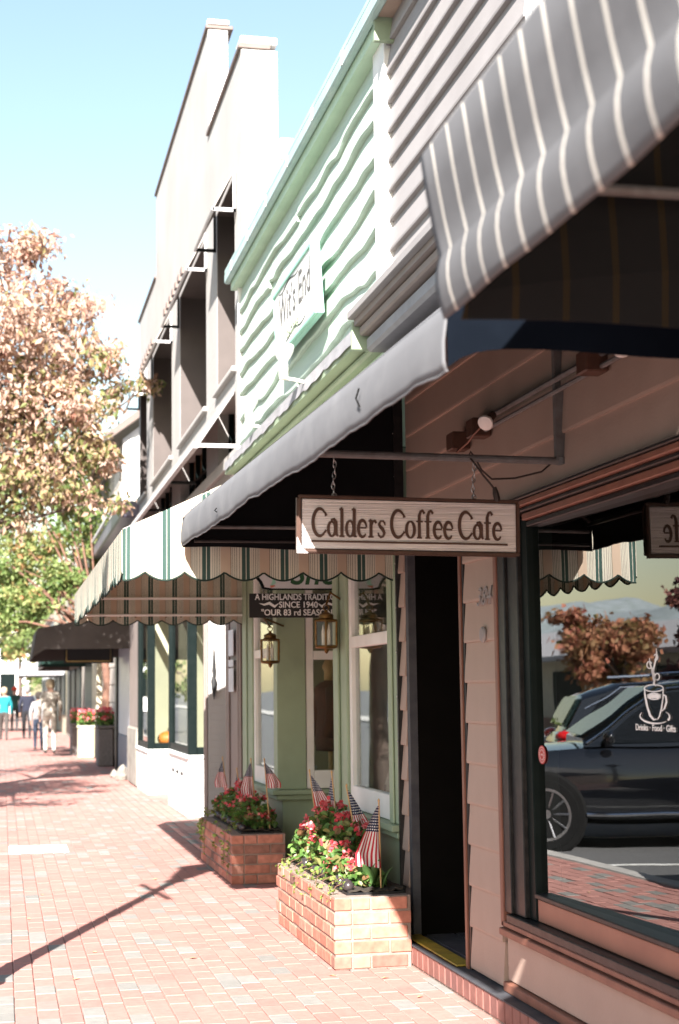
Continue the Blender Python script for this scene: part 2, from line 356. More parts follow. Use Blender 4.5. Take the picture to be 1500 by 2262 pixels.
# ================================================================== SETTING
FX = 2.3                # the plane of the shop fronts
o = BX('ground', M_['asphalt'], None, -1500, 1500, -1500, 3000, -.5, -.2); tag(o, kind='structure')
o = BX('road', M_['asphalt'], None, -13, -.78, -60, 260, -.195, -.12); tag(o, kind='structure')
o = BX('kerb', M_['concrete'], None, -.78, -.6, -60, 160, -.3, 0, bevel=.015); tag(o, kind='structure')
side = BX('sidewalk', M_['sand'], None, -.6, 3.0, -4, 160, -.19, -.008); tag(side, kind='structure')
o = BX('far_pavement', M_['concrete'], None, -16, -13, -60, 260, -.19, -.02); tag(o, kind='structure')
for k, yy in enumerate((5.2, 8.0, 10.8, 13.6, 16.4, 19.2)):
    M = Matrix.Translation((-.9, yy, -.116)) @ Matrix.Rotation(R(18), 4, 'Z')
    o = MB().box(-5.2, 0, -.05, .05, 0, .004, M).build('parking_line', M_['paint'], None); tag(o, kind='structure')
# clay pavers, .1 x .2 m, long side down the street, running bond
PW, PL, GAP = .1045, .2105, .0045
me_p = MB().box(-PW/2+GAP/2, PW/2-GAP/2, -PL/2+GAP/2, PL/2-GAP/2, -.03, 0).mesh('paver'); bev(me_p, .004); me_p.materials.append(PAV_O)
px0 = -.55; ncols = int((2.29-px0)/PW)
def in_frame(x, y):
    v = Vector((x, y, -CAM_Z)); d = v.dot(fw)
    if d <= .1: return False
    sx = v.dot(rt)/d*3450; sy = -v.dot(up)/d*3450
    return -760 < sx < 400 and -1100 < sy < 1145
cells = []
for i in range(ncols):
    off = (i % 2)*PL/2 + ((i*37) % 5)*.006
    for j in range(-5, 330):
        cells.append((px0+(i+.5)*PW, j*PL+off))
near = sorted([c for c in cells if in_frame(*c)], key=lambda c: c[1])[:300]; nset = set(near)
for c in near:
    place('paver', me_p, side, (c[0], c[1], random.gauss(0, .0012)), (random.gauss(0, .003), random.gauss(0, .003), random.gauss(0, .004)))
vs, fs, tn = [], [], []
for (x, y) in cells:
    if (x, y) in nset: continue
    if y < 1 and x < -2: continue
    h = random.gauss(0, .0013); a, b = PW/2-GAP/2, PL/2-GAP/2; k = len(vs); t0 = .003
    vs += [(x-a, y-b, h-t0), (x+a, y-b, h-t0), (x+a, y+b, h-t0), (x-a, y+b, h-t0), (x-a+t0, y-b+t0, h), (x+a-t0, y-b+t0, h), (x+a-t0, y+b-t0, h), (x-a+t0, y+b-t0, h)]
    fs += [(k+4, k+5, k+6, k+7), (k, k+1, k+5, k+4), (k+1, k+2, k+6, k+5), (k+2, k+3, k+7, k+6), (k+3, k, k+4, k+7)]; tn += [random.random()]*5
me = bpy.data.meshes.new('brick_paving'); me.from_pydata(vs, [], fs); at = me.attributes.new('tint', 'FLOAT', 'FACE'); at.data.foreach_set('value', tn)
o = link('brick_paving', me, PAV_T, side); o['kind'] = 'stuff'
# utility cover set in the paving
t = thing('utility_cover', 'grey utility cover in a pale concrete surround set in the brick pavement', 'cover', (.36, 15.75, 0))
mb = MB()
for a in ((.08, .64, 15.4, 15.5), (.08, .64, 16.0, 16.1), (.08, .18, 15.5, 16.0), (.54, .64, 15.5, 16.0)): mb.box(*a, -.02, .006)
mb.build('surround', M_['white'], t); BX('lid', M_['lead'], t, .185, .535, 15.505, 15.995, -.02, .003)

# ================================================================== CAFE BUILDING (y 3.4 .. 8.95)
cafe = thing('cafe_building', 'taupe clapboard cafe front with big black-framed window and dark doorway', 'building', (2.9, 6.2, 0))
def clap_mesh(name, y0, y1, h, lip=.017, top=.004, x=FX):
    return MB().prism([(x-lip, 0), (x-lip-.002, .012), (x-top, h+.012), (x+.03, h+.012), (x+.03, 0)], y0, y1, 'y').mesh(name)
# lower strip between door and window
E = .2
m1 = clap_mesh('clapboard', 7.10, 7.62, E); m1.materials.append(M_['taupe'])
for k in range(11): place('clapboard', m1, cafe, (0, 0, .13+k*E))
m2 = clap_mesh('clapboard', 3.36, 8.72, E); m2.materials.append(M_['taupe'])
for k in range(5): place('clapboard', m2, cafe, (0, 0, 2.36+k*E))
m3 = clap_mesh('clapboard', 8.80, 8.93, E, .022); m3.materials.append(M_['taupe'])
for k in range(11): place('clapboard', m3, cafe, (0, 0, .13+k*E+.05))
BX('backing_wall', M_['taupe'], cafe, FX+.035, FX+.10, 7.09, 7.62, .1, 2.36)
BX('backing_wall', M_['taupe'], cafe, FX+.035, FX+.12, 3.3, 8.92, 2.352, 3.74)
BX('corner_trim', M_['black_trim'], cafe, FX-.012, FX+.1, 7.625, 7.66, .115, 2.34)
BX('door_casing', M_['brown_trim'], cafe, FX-.02, FX+.1, 7.664, 7.70, .115, 2.345)
BX('door_casing', M_['slate'], cafe, FX-.015, FX+.03, 8.735, 8.795, .115, 2.345)
BX('corner_strip', M_['black_trim'], cafe, FX-.035, FX+.02, 8.93, 8.955, .12, 3.5)
for k in range(9):
    mb = MB().lathe([(.006, 0), (.006, .004), (.002, .006)], (0, 0, 0), 8, basis((0, 0, 0), (0, 0, 1), (0, 1, 0)).to_3x3().to_4x4())
    o = mb.build('rivet', M_['steel'], cafe); o.location = (FX-.036, 8.942, 1.2+k*.26)
# doorway recess
d = thing('cafe_doorway', 'deep unlit doorway of the cafe with a yellow-edged sill', 'doorway', (2.8, 8.2, .1))
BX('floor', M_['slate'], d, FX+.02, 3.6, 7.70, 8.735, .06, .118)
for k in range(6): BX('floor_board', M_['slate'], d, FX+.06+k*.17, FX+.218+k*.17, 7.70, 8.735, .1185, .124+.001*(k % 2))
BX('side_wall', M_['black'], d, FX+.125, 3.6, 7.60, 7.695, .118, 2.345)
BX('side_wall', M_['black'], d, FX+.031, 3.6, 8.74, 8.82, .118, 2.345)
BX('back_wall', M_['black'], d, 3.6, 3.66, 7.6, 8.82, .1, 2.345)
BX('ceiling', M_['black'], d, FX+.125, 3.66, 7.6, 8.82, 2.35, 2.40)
BX('inner_step', M_['slate'], d, 2.75, 3.55, 7.70, 8.3, .124, .27, bevel=.006)
BX('step_nosing', M_['yellow'], d, 2.735, 2.80, 7.70, 8.3, .2705, .285)
BX('sill_strip', M_['yellow'], d, 2.235, 2.325, 7.72, 8.74, .119, .129, bevel=.003)
# brick rowlock step with slate top, running slightly off the wall line
step = thing('brick_step', 'low dark red brick step with a slate top along the cafe front', 'step', (2.3, 7, 0))
def stepx(y): return 2.2+(8.8-y)*.004
me_r = MB().box(0, .09, -.0475, .0475, 0, .098).mesh('brick'); bev(me_r, .005); me_r.materials.append(ROWLOCK)
y = 8.72; k = 0
while y > 4.6:
    place('brick', me_r, step, (stepx(y), y, .012), (0, 0, R(.2))); y -= .106
mb = MB(); mb.prism([(stepx(8.8)+.006, 8.80), (2.55, 8.80), (2.55, 4.5), (stepx(4.5)+.006, 4.5)], 0, .105, 'z'); mb.build('mortar_bed', M_['mortar'], step)
mb = MB(); mb.prism([(stepx(8.80)-.004, 8.73), (2.235, 8.86), (2.34, 8.88), (2.34, 8.745), (2.232, 8.745), (2.232, 7.718), (2.34, 7.718), (2.34, 4.5), (stepx(4.5)-.006, 4.5)], .1105, .1165, 'z'); mb.build('slate_top', M_['slate'], step)
mb = MB().prism([(stepx(8.8), 8.78), (2.25, 8.90), (2.42, 8.90), (2.42, 8.80), (2.24, 8.79)], 0, .109, 'z'); mb.build('rounded_end', M_['mortar'], step)
# plate glass window
win = thing('cafe_window', 'large black-framed cafe window reflecting parked cars, coffee cup drawn on the glass', 'window', (2.35, 5.2, .4))
WY0, WY1 = 3.4, 7.07
def hframe(name, mt, z0, z1, x0, x1=FX+.14, y0=WY0, y1=WY1): return BX(name, mt, win, x0, x1, y0, y1, z0, z1, bevel=.004)
hframe('apron_panel', M_['taupe'], .165, .37, FX-.004)
hframe('base_board', M_['brown_trim'], .118, .161, FX-.03)
hframe('sill_rail', M_['brown_trim'], .373, .405, FX-.045)
hframe('sill_rail', M_['brown_trim'], .41, .435, FX-.03)
hframe('sill', M_['black_trim'], .438, .475, FX-.035, y1=6.985)
hframe('bottom_rail', M_['terracotta'], .478, .575, FX+.02, y1=6.70)
hframe('glazing_bar', M_['black_trim'], .578, .60, FX+.005, y1=6.70)
BX('jamb', M_['brown_trim'], win, FX-.03, FX+.14, 7.045, 7.085, .41, 2.30, bevel=.004)
BX('jamb', M_['black_trim'], win, FX-.022, FX+.14, 6.945, 7.042, .478, 2.30, bevel=.004)
BX('jamb', M_['black_trim'], win, FX-.006, FX+.14, 6.80, 6.942, .478, 2.28, bevel=.004)
BX('jamb', M_['dgreen'], win, FX+.015, FX+.14, 6.71, 6.797, .478, 2.27, bevel=.004)
for i, (za, zb, xx, mt) in enumerate(((2.225, 2.25, FX+.01, 'black_trim'), (2.253, 2.285, FX-.01, 'brown_trim'), (2.288, 2.305, FX-.03, 'black_trim'), (2.308, 2.335, FX-.05, 'brown_trim'), (2.337, 2.352, FX-.06, 'black_trim'))):
    hframe('head_rail', M_[mt], za, zb, xx, y1=7.085 if i > 1 else 6.70)
TILT = math.tan(R(1.9))
pane = MB().add([(FX+.045, 6.72, .59), (FX+.045+TILT*3.32, 3.4, .59), (FX+.045+TILT*3.32, 3.4, 2.24), (FX+.045, 6.72, 2.24)], [(0, 1, 2, 3)]).build('pane', GLASS2, win)
PX = lambda yy: FX+.045+(6.72-yy)*TILT
room = thing('cafe_interior', 'dim room behind the cafe window', 'room', (3.5, 5, 0))
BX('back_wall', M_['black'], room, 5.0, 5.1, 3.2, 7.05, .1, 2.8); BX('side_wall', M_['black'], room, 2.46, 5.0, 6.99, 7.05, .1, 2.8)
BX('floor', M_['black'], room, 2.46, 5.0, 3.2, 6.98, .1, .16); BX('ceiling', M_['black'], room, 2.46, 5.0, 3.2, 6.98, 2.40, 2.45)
# vinyl drawing of a steaming cup and its lettering on the glass
def on_pane(yy, zz): return basis((PX(yy)-.004, yy, zz), (TILT, -1, 0), (0, 0, 1))
cup = thing('cup_decal', 'white vinyl drawing of a steaming coffee cup on the cafe window', 'decal', (PX(5.5)-.004, 5.5, 1.4))
S = .0425; Mc = on_pane(5.50, 1.455) @ Matrix.Scale(S, 4) @ Matrix.Diagonal((2.0, 1, 1, 1))
mb = MB()
ribbon(mb, arc(0, .9, .95, .30, 0, 360, 24), [.09]*25, Mc, .01)
ribbon(mb, [(-.95, .9), (-.9, .2), (-.72, -.7), (-.45, -1.5), (-.1, -1.85), (.2, -1.8)], [.1, .18, .2, .22, .18, .06], Mc, .01)
ribbon(mb, [(.95, .9), (.9, .1), (.72, -.8), (.48, -1.55), (.25, -1.85)], [.09, .1, .12, .12, .05], Mc, .01)
ribbon(mb, [(.92, .35), (1.18, .2), (1.22, -.3), (1.0, -.85), (.72, -1.1)], [.12, .16, .18, .14, .06], Mc, .01)
ribbon(mb, arc(0, .1, .72, .35, 20, 160, 14), [.1]*15, Mc, .01); ribbon(mb, arc(0, .25, .7, .33, 200, 340, 14), [.1]*15, Mc, .01)
ribbon(mb, [(-.68, .2), (.68, .2)], [.35, .35], Mc, .01)
ribbon(mb, arc(0, -1.55, 1.5, .62, 150, 320, 26), [.03+.13*math.sin(math.pi*i/26) for i in range(27)], Mc, .01)
ribbon(mb, arc(0, -1.55, 1.48, .62, 330, 400, 12), [.16, .17, .17, .16, .15, .14, .13, .12, .1, .08, .06, .05, .03], Mc, .01)
mb.build('cup_outline', M_['decal'], cup)
mb = MB()
def curl(x, y, s, h, d=1):
    pts = [(x+d*(.22*math.sin(q*5.2))*s, y+q*h) for q in [i/14 for i in range(15)]]
    ribbon(mb, pts, [.05+.12*math.sin(math.pi*i/14) for i in range(15)], Mc, .01)
curl(-.1, 1.15, 1, 2.4); curl(.2, 1.05, 1, 3.3, -1); curl(0, 1.2, .6, 1.5)
ribbon(mb, arc(-.35, 2.95, .25, .3, 300, 20, 14), [.1]*15, Mc, .01); ribbon(mb, arc(.4, 1.9, .22, .28, -120, 170, 14), [.1]*15, Mc, .01); ribbon(mb, arc(.33, 3.6, .2, .26, -140, 150, 14), [.08]*15, Mc, .01)
mb.build('steam', M_['decal'], cup)
text('lettering', 'Drinks \u00b7 Food \u00b7 Gifts', .034, on_pane(5.50, 1.345), M_['decal'], cup, .001, .0004, fit=.34)
st = thing('round_sticker', 'small red round sticker low on the cafe window by its jamb', 'sticker', (PX(6.65), 6.65, 1.2))
Ms = on_pane(6.655, 1.205) @ Matrix.Diagonal((.72, .66, 1, 1))
mb = MB().lathe([(.062, 0), (.062, .002)], (0, 0, 0), 28, None); mb.v = [tuple(Ms @ Vector(p)) for p in mb.v]; mb.build('disc', M_['red'], st)
mb = MB(); ribbon(mb, arc(0, 0, .034, .034, 0, 360, 24), [.0025]*25, Ms, .001, .0025)
for q in range(20):
    a = q/20*6.283; ribbon(mb, [(.047*math.cos(a), .047*math.sin(a)), (.054*math.cos(a), .054*math.sin(a))], [.005, .004], Ms, .001, .0025)
ribbon(mb, [(-.012, -.008), (-.012, .008), (0, .0), (.012, .008), (.012, -.008)], [.003]*5, Ms, .001, .0025); mb.build('print', M_['decal'], st)
# house number and door bell
hn = thing('house_number', 'number 384 on the clapboard strip beside the cafe door', 'house number', (FX-.03, 7.3, 1.93))
text('digits', '384', .13, basis((FX-.024, 7.24, 1.94), (0, -1, 0), (.12, 0, 1)), M_['taupe_up'], hn, .010, .0, shear=.12, width=1.1, space=1.1)
bell = thing('round_wall_disc', 'round painted disc on the clapboard strip under the house number', 'disc', (FX-.03, 7.3, 1.72))
mb = MB().lathe([(.038, 0), (.040, .008), (.032, .016), (.01, .018)], (0, 0, 0), 20); Mb = basis((FX-.02, 7.27, 1.76), (0, -1, 0), (0, 0, 1)); mb.v = [tuple(Mb @ Vector(p)) for p in mb.v]
mb.build('disc', M_['taupe_up'], bell, 'auto')

# upper wall of the cafe: wide lapped boards, white corner board on the green side, pent ledge below
EU = .186
m4 = clap_mesh('clapboard', 6.42, 8.955, EU, .034, .004); m4.materials.append(M_['taupe_up'])
for k in range(10): place('clapboard', m4, cafe, (0, 0, 3.77+k*EU))
BX('backing_wall', M_['taupe_up'], cafe, FX+.035, FX+.2, 6.42, 8.95, 3.745, 5.62)
BX('ledge_board', M_['taupe_up'], cafe, 1.99, 2.30, 3.3, 8.93, 3.70, 3.745, bevel=.004)
BX('ledge_soffit', M_['bldg_trim'], cafe, 2.03, 2.27, 3.3, 8.92, 3.66, 3.698)
BX('ledge_moulding', M_['bldg_trim'], cafe, 2.06, 2.26, 3.3, 8.915, 3.60, 3.657, bevel=.01)
BX('ledge_moulding', M_['lead'], cafe, 2.10, 2.255, 3.3, 8.91, 3.50, 3.597, bevel=.02)
BX('ledge_end_block', M_['sage'], cafe, 2.02, 2.26, 8.932, 8.975, 3.52, 3.69, bevel=.006)
# plastered neighbour on the near side, seen over the striped awning
st2 = thing('stucco_building', 'white rough plastered wall above the striped awning beside the cafe', 'building', (3, 4, 0))
BX('wall', mat('rough_white_stucco', C(.66, .64, .63), .9, C(.58, .56, .55), 3, bump=1., bscale=22), st2, FX-.03, FX+.6, -3, 6.41, 3.76, 6.4)
BX('lower_wall', M_['taupe'], st2, FX+.02, FX+.6, -3, 3.29, 0, 3.755)

# ================================================================== GREEN SHOP (y 8.96 .. 15.1)
gs = thing('green_shop', 'pale mint shop with wavy-edged boards above sage green display windows', 'building', (3, 12, 0))
BX('backing_wall', M_['mint'], gs, FX+.05, FX+.3, 8.96, 15.08, 3.6, 5.62)
GZ0, GZ1, NB = 3.70, 5.47, 8
GE = (GZ1-GZ0)/NB
def wavy(k):
    rr = random.Random(40+k); yj = rr.uniform(11., 13.5)
    for part, (y0, y1) in enumerate(((9.255, yj-.003), (yj+.003, 15.03))):
        n = int((y1-y0)/.045); ph = [rr.uniform(0, 6.3) for _ in range(6)]; knots = [(rr.uniform(y0, y1), rr.uniform(.12, .28), rr.uniform(-.035, .045)) for _ in range(3)]; sh_ = rr.uniform(-.012, .012)
        def low(yy):
            q = sh_+.026*math.sin(yy*1.9+ph[0])+.015*math.sin(yy*3.7+ph[1])+.005*math.sin(yy*8.7+ph[2])+.0015*math.sin(yy*21+ph[3])
            for c, w_, a in knots: q += a*math.exp(-((yy-c)/w_)**2)
            return q
        z0 = GZ0+k*GE; T = .052; vs, fs = [], []
        for i in range(n+1):
            yy = y0+(y1-y0)*i/n; zl = z0+low(yy); bark = .0015*math.sin(yy*33+ph[5])
            vs += [(FX+.045, yy, zl), (FX-T+.008, yy, zl+bark), (FX-T, yy, zl+.012), (FX-.002, yy, z0+GE+.09), (FX+.045, yy, z0+GE+.09)]
        for i in range(n):
            for j in range(5): fs.append((i*5+j, i*5+(j+1) % 5, (i+1)*5+(j+1) % 5, (i+1)*5+j))
        fs += [(4, 3, 2, 1, 0), tuple(n*5+j for j in range(5))]
        MB().add(vs, fs).build('wavy_board', M_['mint'], gs)
for k in range(NB): wavy(k)
BX('corner_board', M_['white_trim'], gs, FX-.05, FX+.3, 8.958, 9.25, 3.752, 5.50, bevel=.004)
BX('edge_strip', M_['white_trim'], gs, FX-.055, FX+.3, 15.035, 15.085, 3.6, 5.56, bevel=.004)
# eave: soffit, fascia and teal gutter over both upper walls
BX('fascia', M_['sage_l'], gs, FX-.11, FX+.3, 8.90, 15.16, 5.49, 5.61)
BX('soffit_block', M_['sage'], gs, FX-.13, FX+.2, 8.86, 8.897, 5.43, 5.61)
BX('gutter', M_['teal_metal'], gs, FX-.17, FX-.112, 6.0, 15.2, 5.56, 5.66, bevel=.012)
BX('roof_edge', M_['teal_metal'], gs, FX-.165, FX+.9, 6.0, 15.2, 5.665, 5.70)
BX('cafe_soffit', M_['taupe'], gs, FX-.11, FX+.2, 6.0, 8.858, 5.58, 5.62)
for k in range(6):
    BX('gutter_strap', M_['white_trim'], gs, FX-.176, FX-.10, 9.6+k*1.02, 9.63+k*1.02, 5.575, 5.669)
# cornice over the shop front: grey flashing with an uneven lip, sage boards, light moulding
n = 60; g = []
for i in range(n+1):
    yy = 8.98+(15.05-8.98)*i/n; w_ = .012*math.sin(i*1.7)+.008*math.sin(i*.63+1)+random.gauss(0, .004)
    g.append([(FX-.02, yy, 3.765), (FX-.17, yy, 3.735), (FX-.195, yy, 3.725), (FX-.200+w_*.2, yy, 3.68), (FX-.206+w_*.4, yy, 3.638+w_)])
MB().sheet(g, .004, (-.2, 0, 1)).build('flashing', M_['lead'], gs)
BX('cornice_board', M_['sage'], gs, FX-.192, FX+.3, 8.98, 15.05, 3.612, 3.668)
BX('bed_moulding', M_['sage'], gs, FX-.11, FX+.3, 8.98, 15.05, 3.56, 3.61, bevel=.015)
BX('frieze', M_['sage_l'], gs, FX-.045, FX+.3, 8.98, 15.05, 2.95, 3.558)
# ground floor bays
def gbox(name, mt, *a, bevel=.005): return BX(name, M_[mt], gs, *a, bevel=bevel)
# near bay
gbox('base_panel', 'sage', FX+.01, FX+.9, 9.0, 10.75, 0, .66); gbox('sill', 'sage', FX-.075, FX+.35, 8.965, 10.86, .675, .715); gbox('sill_moulding', 'sage', FX-.04, FX+.1, 8.975, 10.80, .635, .673)
gbox('pilaster', 'sage', FX-.03, FX+.15, 8.97, 9.20, .717, 2.94); gbox('pilaster', 'sage', FX-.03, FX+.15, 10.36, 10.78, .717, 2.94)
gbox('pilaster_bead', 'sage', FX-.045, FX-.032, 9.05, 9.12, .717, 2.94); gbox('pilaster_bead', 'sage', FX-.05, FX-.032, 10.55, 10.70, .717, 2.94)
def sash(root, face, a0, a1, z0, z1, zr, plane, glass=GLASS, rail=.075, fw_=.065, depth=.05):
    """white sash with a transom rail; face 'x' lies in a plane of constant x, 'y' in one of constant y"""
    f = thing('display_window', root[1], 'window', root[2]) if isinstance(root, tuple) else root
    def b(name, mt, p0, p1, q0, q1, d0=0, d1=depth, bv=.004):
        if face == 'x': return BX(name, mt, f, plane+d0, plane+d1, p0, p1, q0, q1, bevel=bv)
        return BX(name, mt, f, p0, p1, plane+d0, plane+d1, q0, q1, bevel=bv)
    W = M_['white_trim']
    b('stile', W, a0, a0+fw_, z0, z1); b('stile', W, a1-fw_, a1, z0, z1)
    b('bottom_rail', W, a0+fw_+.001, a1-fw_-.001, z0, z0+.15); b('top_rail', W, a0+fw_+.001, a1-fw_-.001, z1-.06, z1); b('transom_rail', W, a0+fw_+.001, a1-fw_-.001, zr-rail/2, zr+rail/2, -.006)
    for (q0, q1) in ((z0+.15, zr-rail/2), (zr+rail/2, z1-.06)):
        b('pane', glass, a0+fw_-.002, a1-fw_+.002, q0, q1, depth*.55, depth*.55+.004, 0)
    return f
sash(('display_window', 'white-framed display window nearest the cafe door, cushion on its ledge', (FX, 9.8, .78)), 'x', 9.205, 10.355, .72, 2.9, 1.82, FX-.01)
# far bay
YF = 13.13
gbox('base_panel', 'sage', FX+.02, FX+.95, YF+.03, 15.05, 0, .62); gbox('sill', 'sage', FX-.08, FX+1.0, YF-.07, 15.06, .635, .675); gbox('sill_moulding', 'sage', FX-.04, FX+.98, YF-.03, 15.05, .59, .633)
gbox('pilaster', 'sage', FX-.03, FX+.22, YF-.02, YF+.15, .677, 2.94); gbox('pilaster', 'sage', FX-.03, FX+.15, 14.45, 15.06, .677, 2.94)
gbox('pilaster_bead', 'sage', FX-.045, FX-.032, 14.72, 14.92, .677, 2.94)
sash(('display_window', 'narrow white-framed display window behind the left brass lantern', (FX, 13.9, .7)), 'x', YF+.16, 14.445, .68, 2.9, 1.84, FX-.015)
sash(('display_window', 'white-framed side window facing the camera, brown jacket behind it', (2.75, YF, .7)), 'y', FX+.225, FX+.93, .68, 2.9, 1.80, YF-.01)
gbox('pilaster', 'sage', FX+.935, FX+1.05, YF-.015, YF+.1, .0, 2.94)
# recess, ceiling, back walls
gbox('entry_back_wall', 'sage', 3.5, 3.6, 10.7, YF, 0, 2.94, bevel=0); gbox('entry_door', 'dgreen', 3.46, 3.499, 11.4, 12.5, .02, 2.2); gbox('soffit', 'white_trim', FX-.02, 3.6, 10.78, YF-.02, 2.86, 2.94, bevel=0)
gbox('bay_return', 'sage', FX+.02, 3.5, 10.72, 10.775, 0, 2.86, bevel=0)
for y0, y1 in ((9.0, 10.715), (YF+.16, 15.05)):
    gbox('bay_floor', 'white_trim', FX+.16, 3.35, y0, y1, .60, .72, bevel=0); gbox('bay_back_wall', 'cream', 3.4, 3.46, y0, y1, .7, 2.94, bevel=0); gbox('bay_ceiling', 'cream', FX+.16, 3.4, y0, y1, 2.88, 2.935, bevel=0)
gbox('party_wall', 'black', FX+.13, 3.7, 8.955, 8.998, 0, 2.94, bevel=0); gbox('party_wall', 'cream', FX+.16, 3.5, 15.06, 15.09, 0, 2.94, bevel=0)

# goods in the bays
cush = thing('cushion', 'beige cushion printed with small dark sprigs in the near display window', 'cushion', (2.62, 9.6, .72))
n = 10; top, bot = [], []
def pillow(cx, cy, cz, wx, wy, th, M, mt, name, root):
    mb = MB(); vs = []; fs = []; n = 9
    for sgn in (1, -1):
        for i in range(n):
            for j in range(n):
                u, v = i/(n-1)*2-1, j/(n-1)*2-1; q = ((1-u**4)*(1-v**4))**.6; pin = 1-.08*(abs(u*v))
                vs.append(M @ Vector((u*wx/2*(1-.06*(1-v*v)*-1)*pin, v*wy/2*pin, sgn*q*th/2)))
    for s_ in range(2):
        for i in range(n-1):
            for j in range(n-1):
                a = s_*n*n+i*n+j; f = (a, a+1, a+n+1, a+n); fs.append(f if s_ else f[::-1])
    mb.add(vs, fs); return mb.build(name, mt, root, True)
Mp = basis((2.50, 9.62, .90), (.12, -1, 0), (.25, 0, 1))
pillow(0, 0, 0, .62, .34, .16, Mp, mat('beige_linen', C(.50, .44, .36), .9, C(.45, .40, .32), 20, bump=.2), 'cover', cush)
mb = MB()
for a in range(4):
    for b in range(2):
        x0, y0 = -.2+a*.13+(b % 2)*.05, -.07+b*.13
        ribbon(mb, [(x0, y0-.04), (x0+.005, y0+.03)], [.008, .006], Mp, .003, .078)
        for q in (-1, 1): ribbon(mb, [(x0, y0-.01+q*.012), (x0+q*.022, y0+.012+q*.012)], [.012, .02], Mp, .003, .078); ribbon(mb, [(x0, y0+.03), (x0+q*.012, y0+.045)], [.012, .018], Mp, .003, .078)
mb.build('sprig_print', M_['ink'], cush)
def garment(name, label, cat, c, w_, h, mt, parts=()):
    """a jacket on a stand: one lathe-like body with sleeves, neck post and base"""
    t = thing(name, label, cat, c); x, y, z = c
    mb = MB(); prof = [(.40, 0), (.44, .12), (.40, .35), (.36, .55), (.42, .75), (.46, .88), (.30, .96), (.14, 1.0)]
    mb.lathe_s([(r*w_, q*h) for r, q in prof], (x, y, z+.25), 18, (.55, 1, 1)); mb.build('body', mt, t, True)
    for s_ in (-1, 1):
        mb = MB().tube([(x, y+s_*w_*.40, z+.25+h*.86), (x-.03, y+s_*w_*.56, z+.25+h*.55), (x-.08, y+s_*w_*.52, z+.25+h*.2)], [w_*.16, w_*.13, w_*.10], 10); mb.build('sleeve', mt, t, True)
    MB().tube([(x, y, z), (x, y, z+.3)], .02, 8).build('stand', M_['stick'], t)
    MB().lathe([(.15, 0), (.15, .02), (.03, .03)], (x, y, z), 16).build('stand_base', M_['stick'], t)
    MB().lathe([(.05, 0), (.05, .08), (.07, .12), (.03, .2), (.015, .22)], (x, y, z+.25+h), 12).build('neck_block', M_['stick'], t, True)
    return t
garment('jacket', 'brown jacket on a stand behind the side display window', 'jacket', (2.86, 13.75, .72), .55, .62, mat('brown_suede', C(.13, .05, .03), .9, C(.09, .035, .022), 6, bump=.3))
garment('jumper', 'dark blue patterned jumper on a stand in the near display window', 'jumper', (2.75, 10.0, .72), .5, .55, stripe_mat('blue_knit', 2, .09, [(0, C(.03, .05, .08)), (.3, C(.22, .27, .30)), (.4, C(.03, .05, .08)), (.6, C(.18, .22, .26)), (.72, C(.025, .04, .07))]))
bl = thing('folded_blanket', 'grey wool blanket draped beside the jumper in the near display window', 'blanket', (2.6, 9.35, .72))
g = []
for i in range(13):
    q = i/12; g.append([(2.72+.03*math.sin(j*1.1)-q*.22, 9.22+j*.03+.01*math.sin(i*1.3), 1.65-q*.86-.03*math.cos(j*.9)) for j in range(9)])
MB().sheet(g, .012, (-1, 0, .2)).build('cloth', mat('grey_wool', C(.22, .20, .19), .95, C(.17, .155, .15), 14, bump=.4), bl, True)
for k, (x, y, z, s_) in enumerate(((2.6, 13.5, .72, .14), (2.75, 13.45, .72, .1), (2.5, 14.0, .72, .12))):
    t = thing('gift_box', ['white gift box on the ledge of the side display window', 'small pale gift box beside the jacket stand', 'pale gift box behind the narrow display window'][k], 'box', (x, y, z), 'gift boxes in the display windows')
    BX('box', M_['white'], t, x-s_/2, x+s_/2, y-s_/2, y+s_/2, z+.001, z+s_*.8, bevel=.004); BX('lid', M_['paper'], t, x-s_/2-.005, x+s_/2+.005, y-s_/2-.005, y+s_/2+.005, z+s_*.8, z+s_*.95, bevel=.004)

# ================================================================== AWNINGS
# --- green and cream striped awning of the green shop
GR, CRM, BEI, LN = C(.055, .10, .085), C(.64, .60, .50), C(.54, .42, .32), C(.12, .12, .095)
ABANDS = [(0, GR), (.085, CRM), (.105, GR), (.19, CRM), (.24, LN), (.25, CRM), (.285, LN), (.295, CRM), (.33, LN), (.34, CRM), (.375, LN), (.385, CRM), (.42, LN), (.43, CRM), (.45, BEI), (.70, LN), (.715, CRM), (.75, LN), (.76, CRM), (.80, LN), (.81, CRM), (.85, LN), (.86, CRM), (.92, LN), (.93, CRM), (.985, GR)]
PER = .232
AW_X = stripe_mat('awning_stripe_across', 0, PER, ABANDS, .12, trans=.28)
AW_Y = stripe_mat('awning_stripe_along', 1, PER, ABANDS, .3, trans=.28)
BIND = mat('black_awning_binding', C(.015, .03, .022), .9)
aw = thing('striped_awning', 'green and cream striped scalloped awning over the green shop', 'awning', (2.3, 12, 2.2))
AX0, AX1, AY0, AY1 = .67, 2.27, 9.03, 15.07
def scal(s_, base, amp=.05, per=PER): return base - amp*(abs(math.sin(math.pi*(s_/per)))**.8) + .03
def top_z(x): return 2.44+(x-AX0)*.465
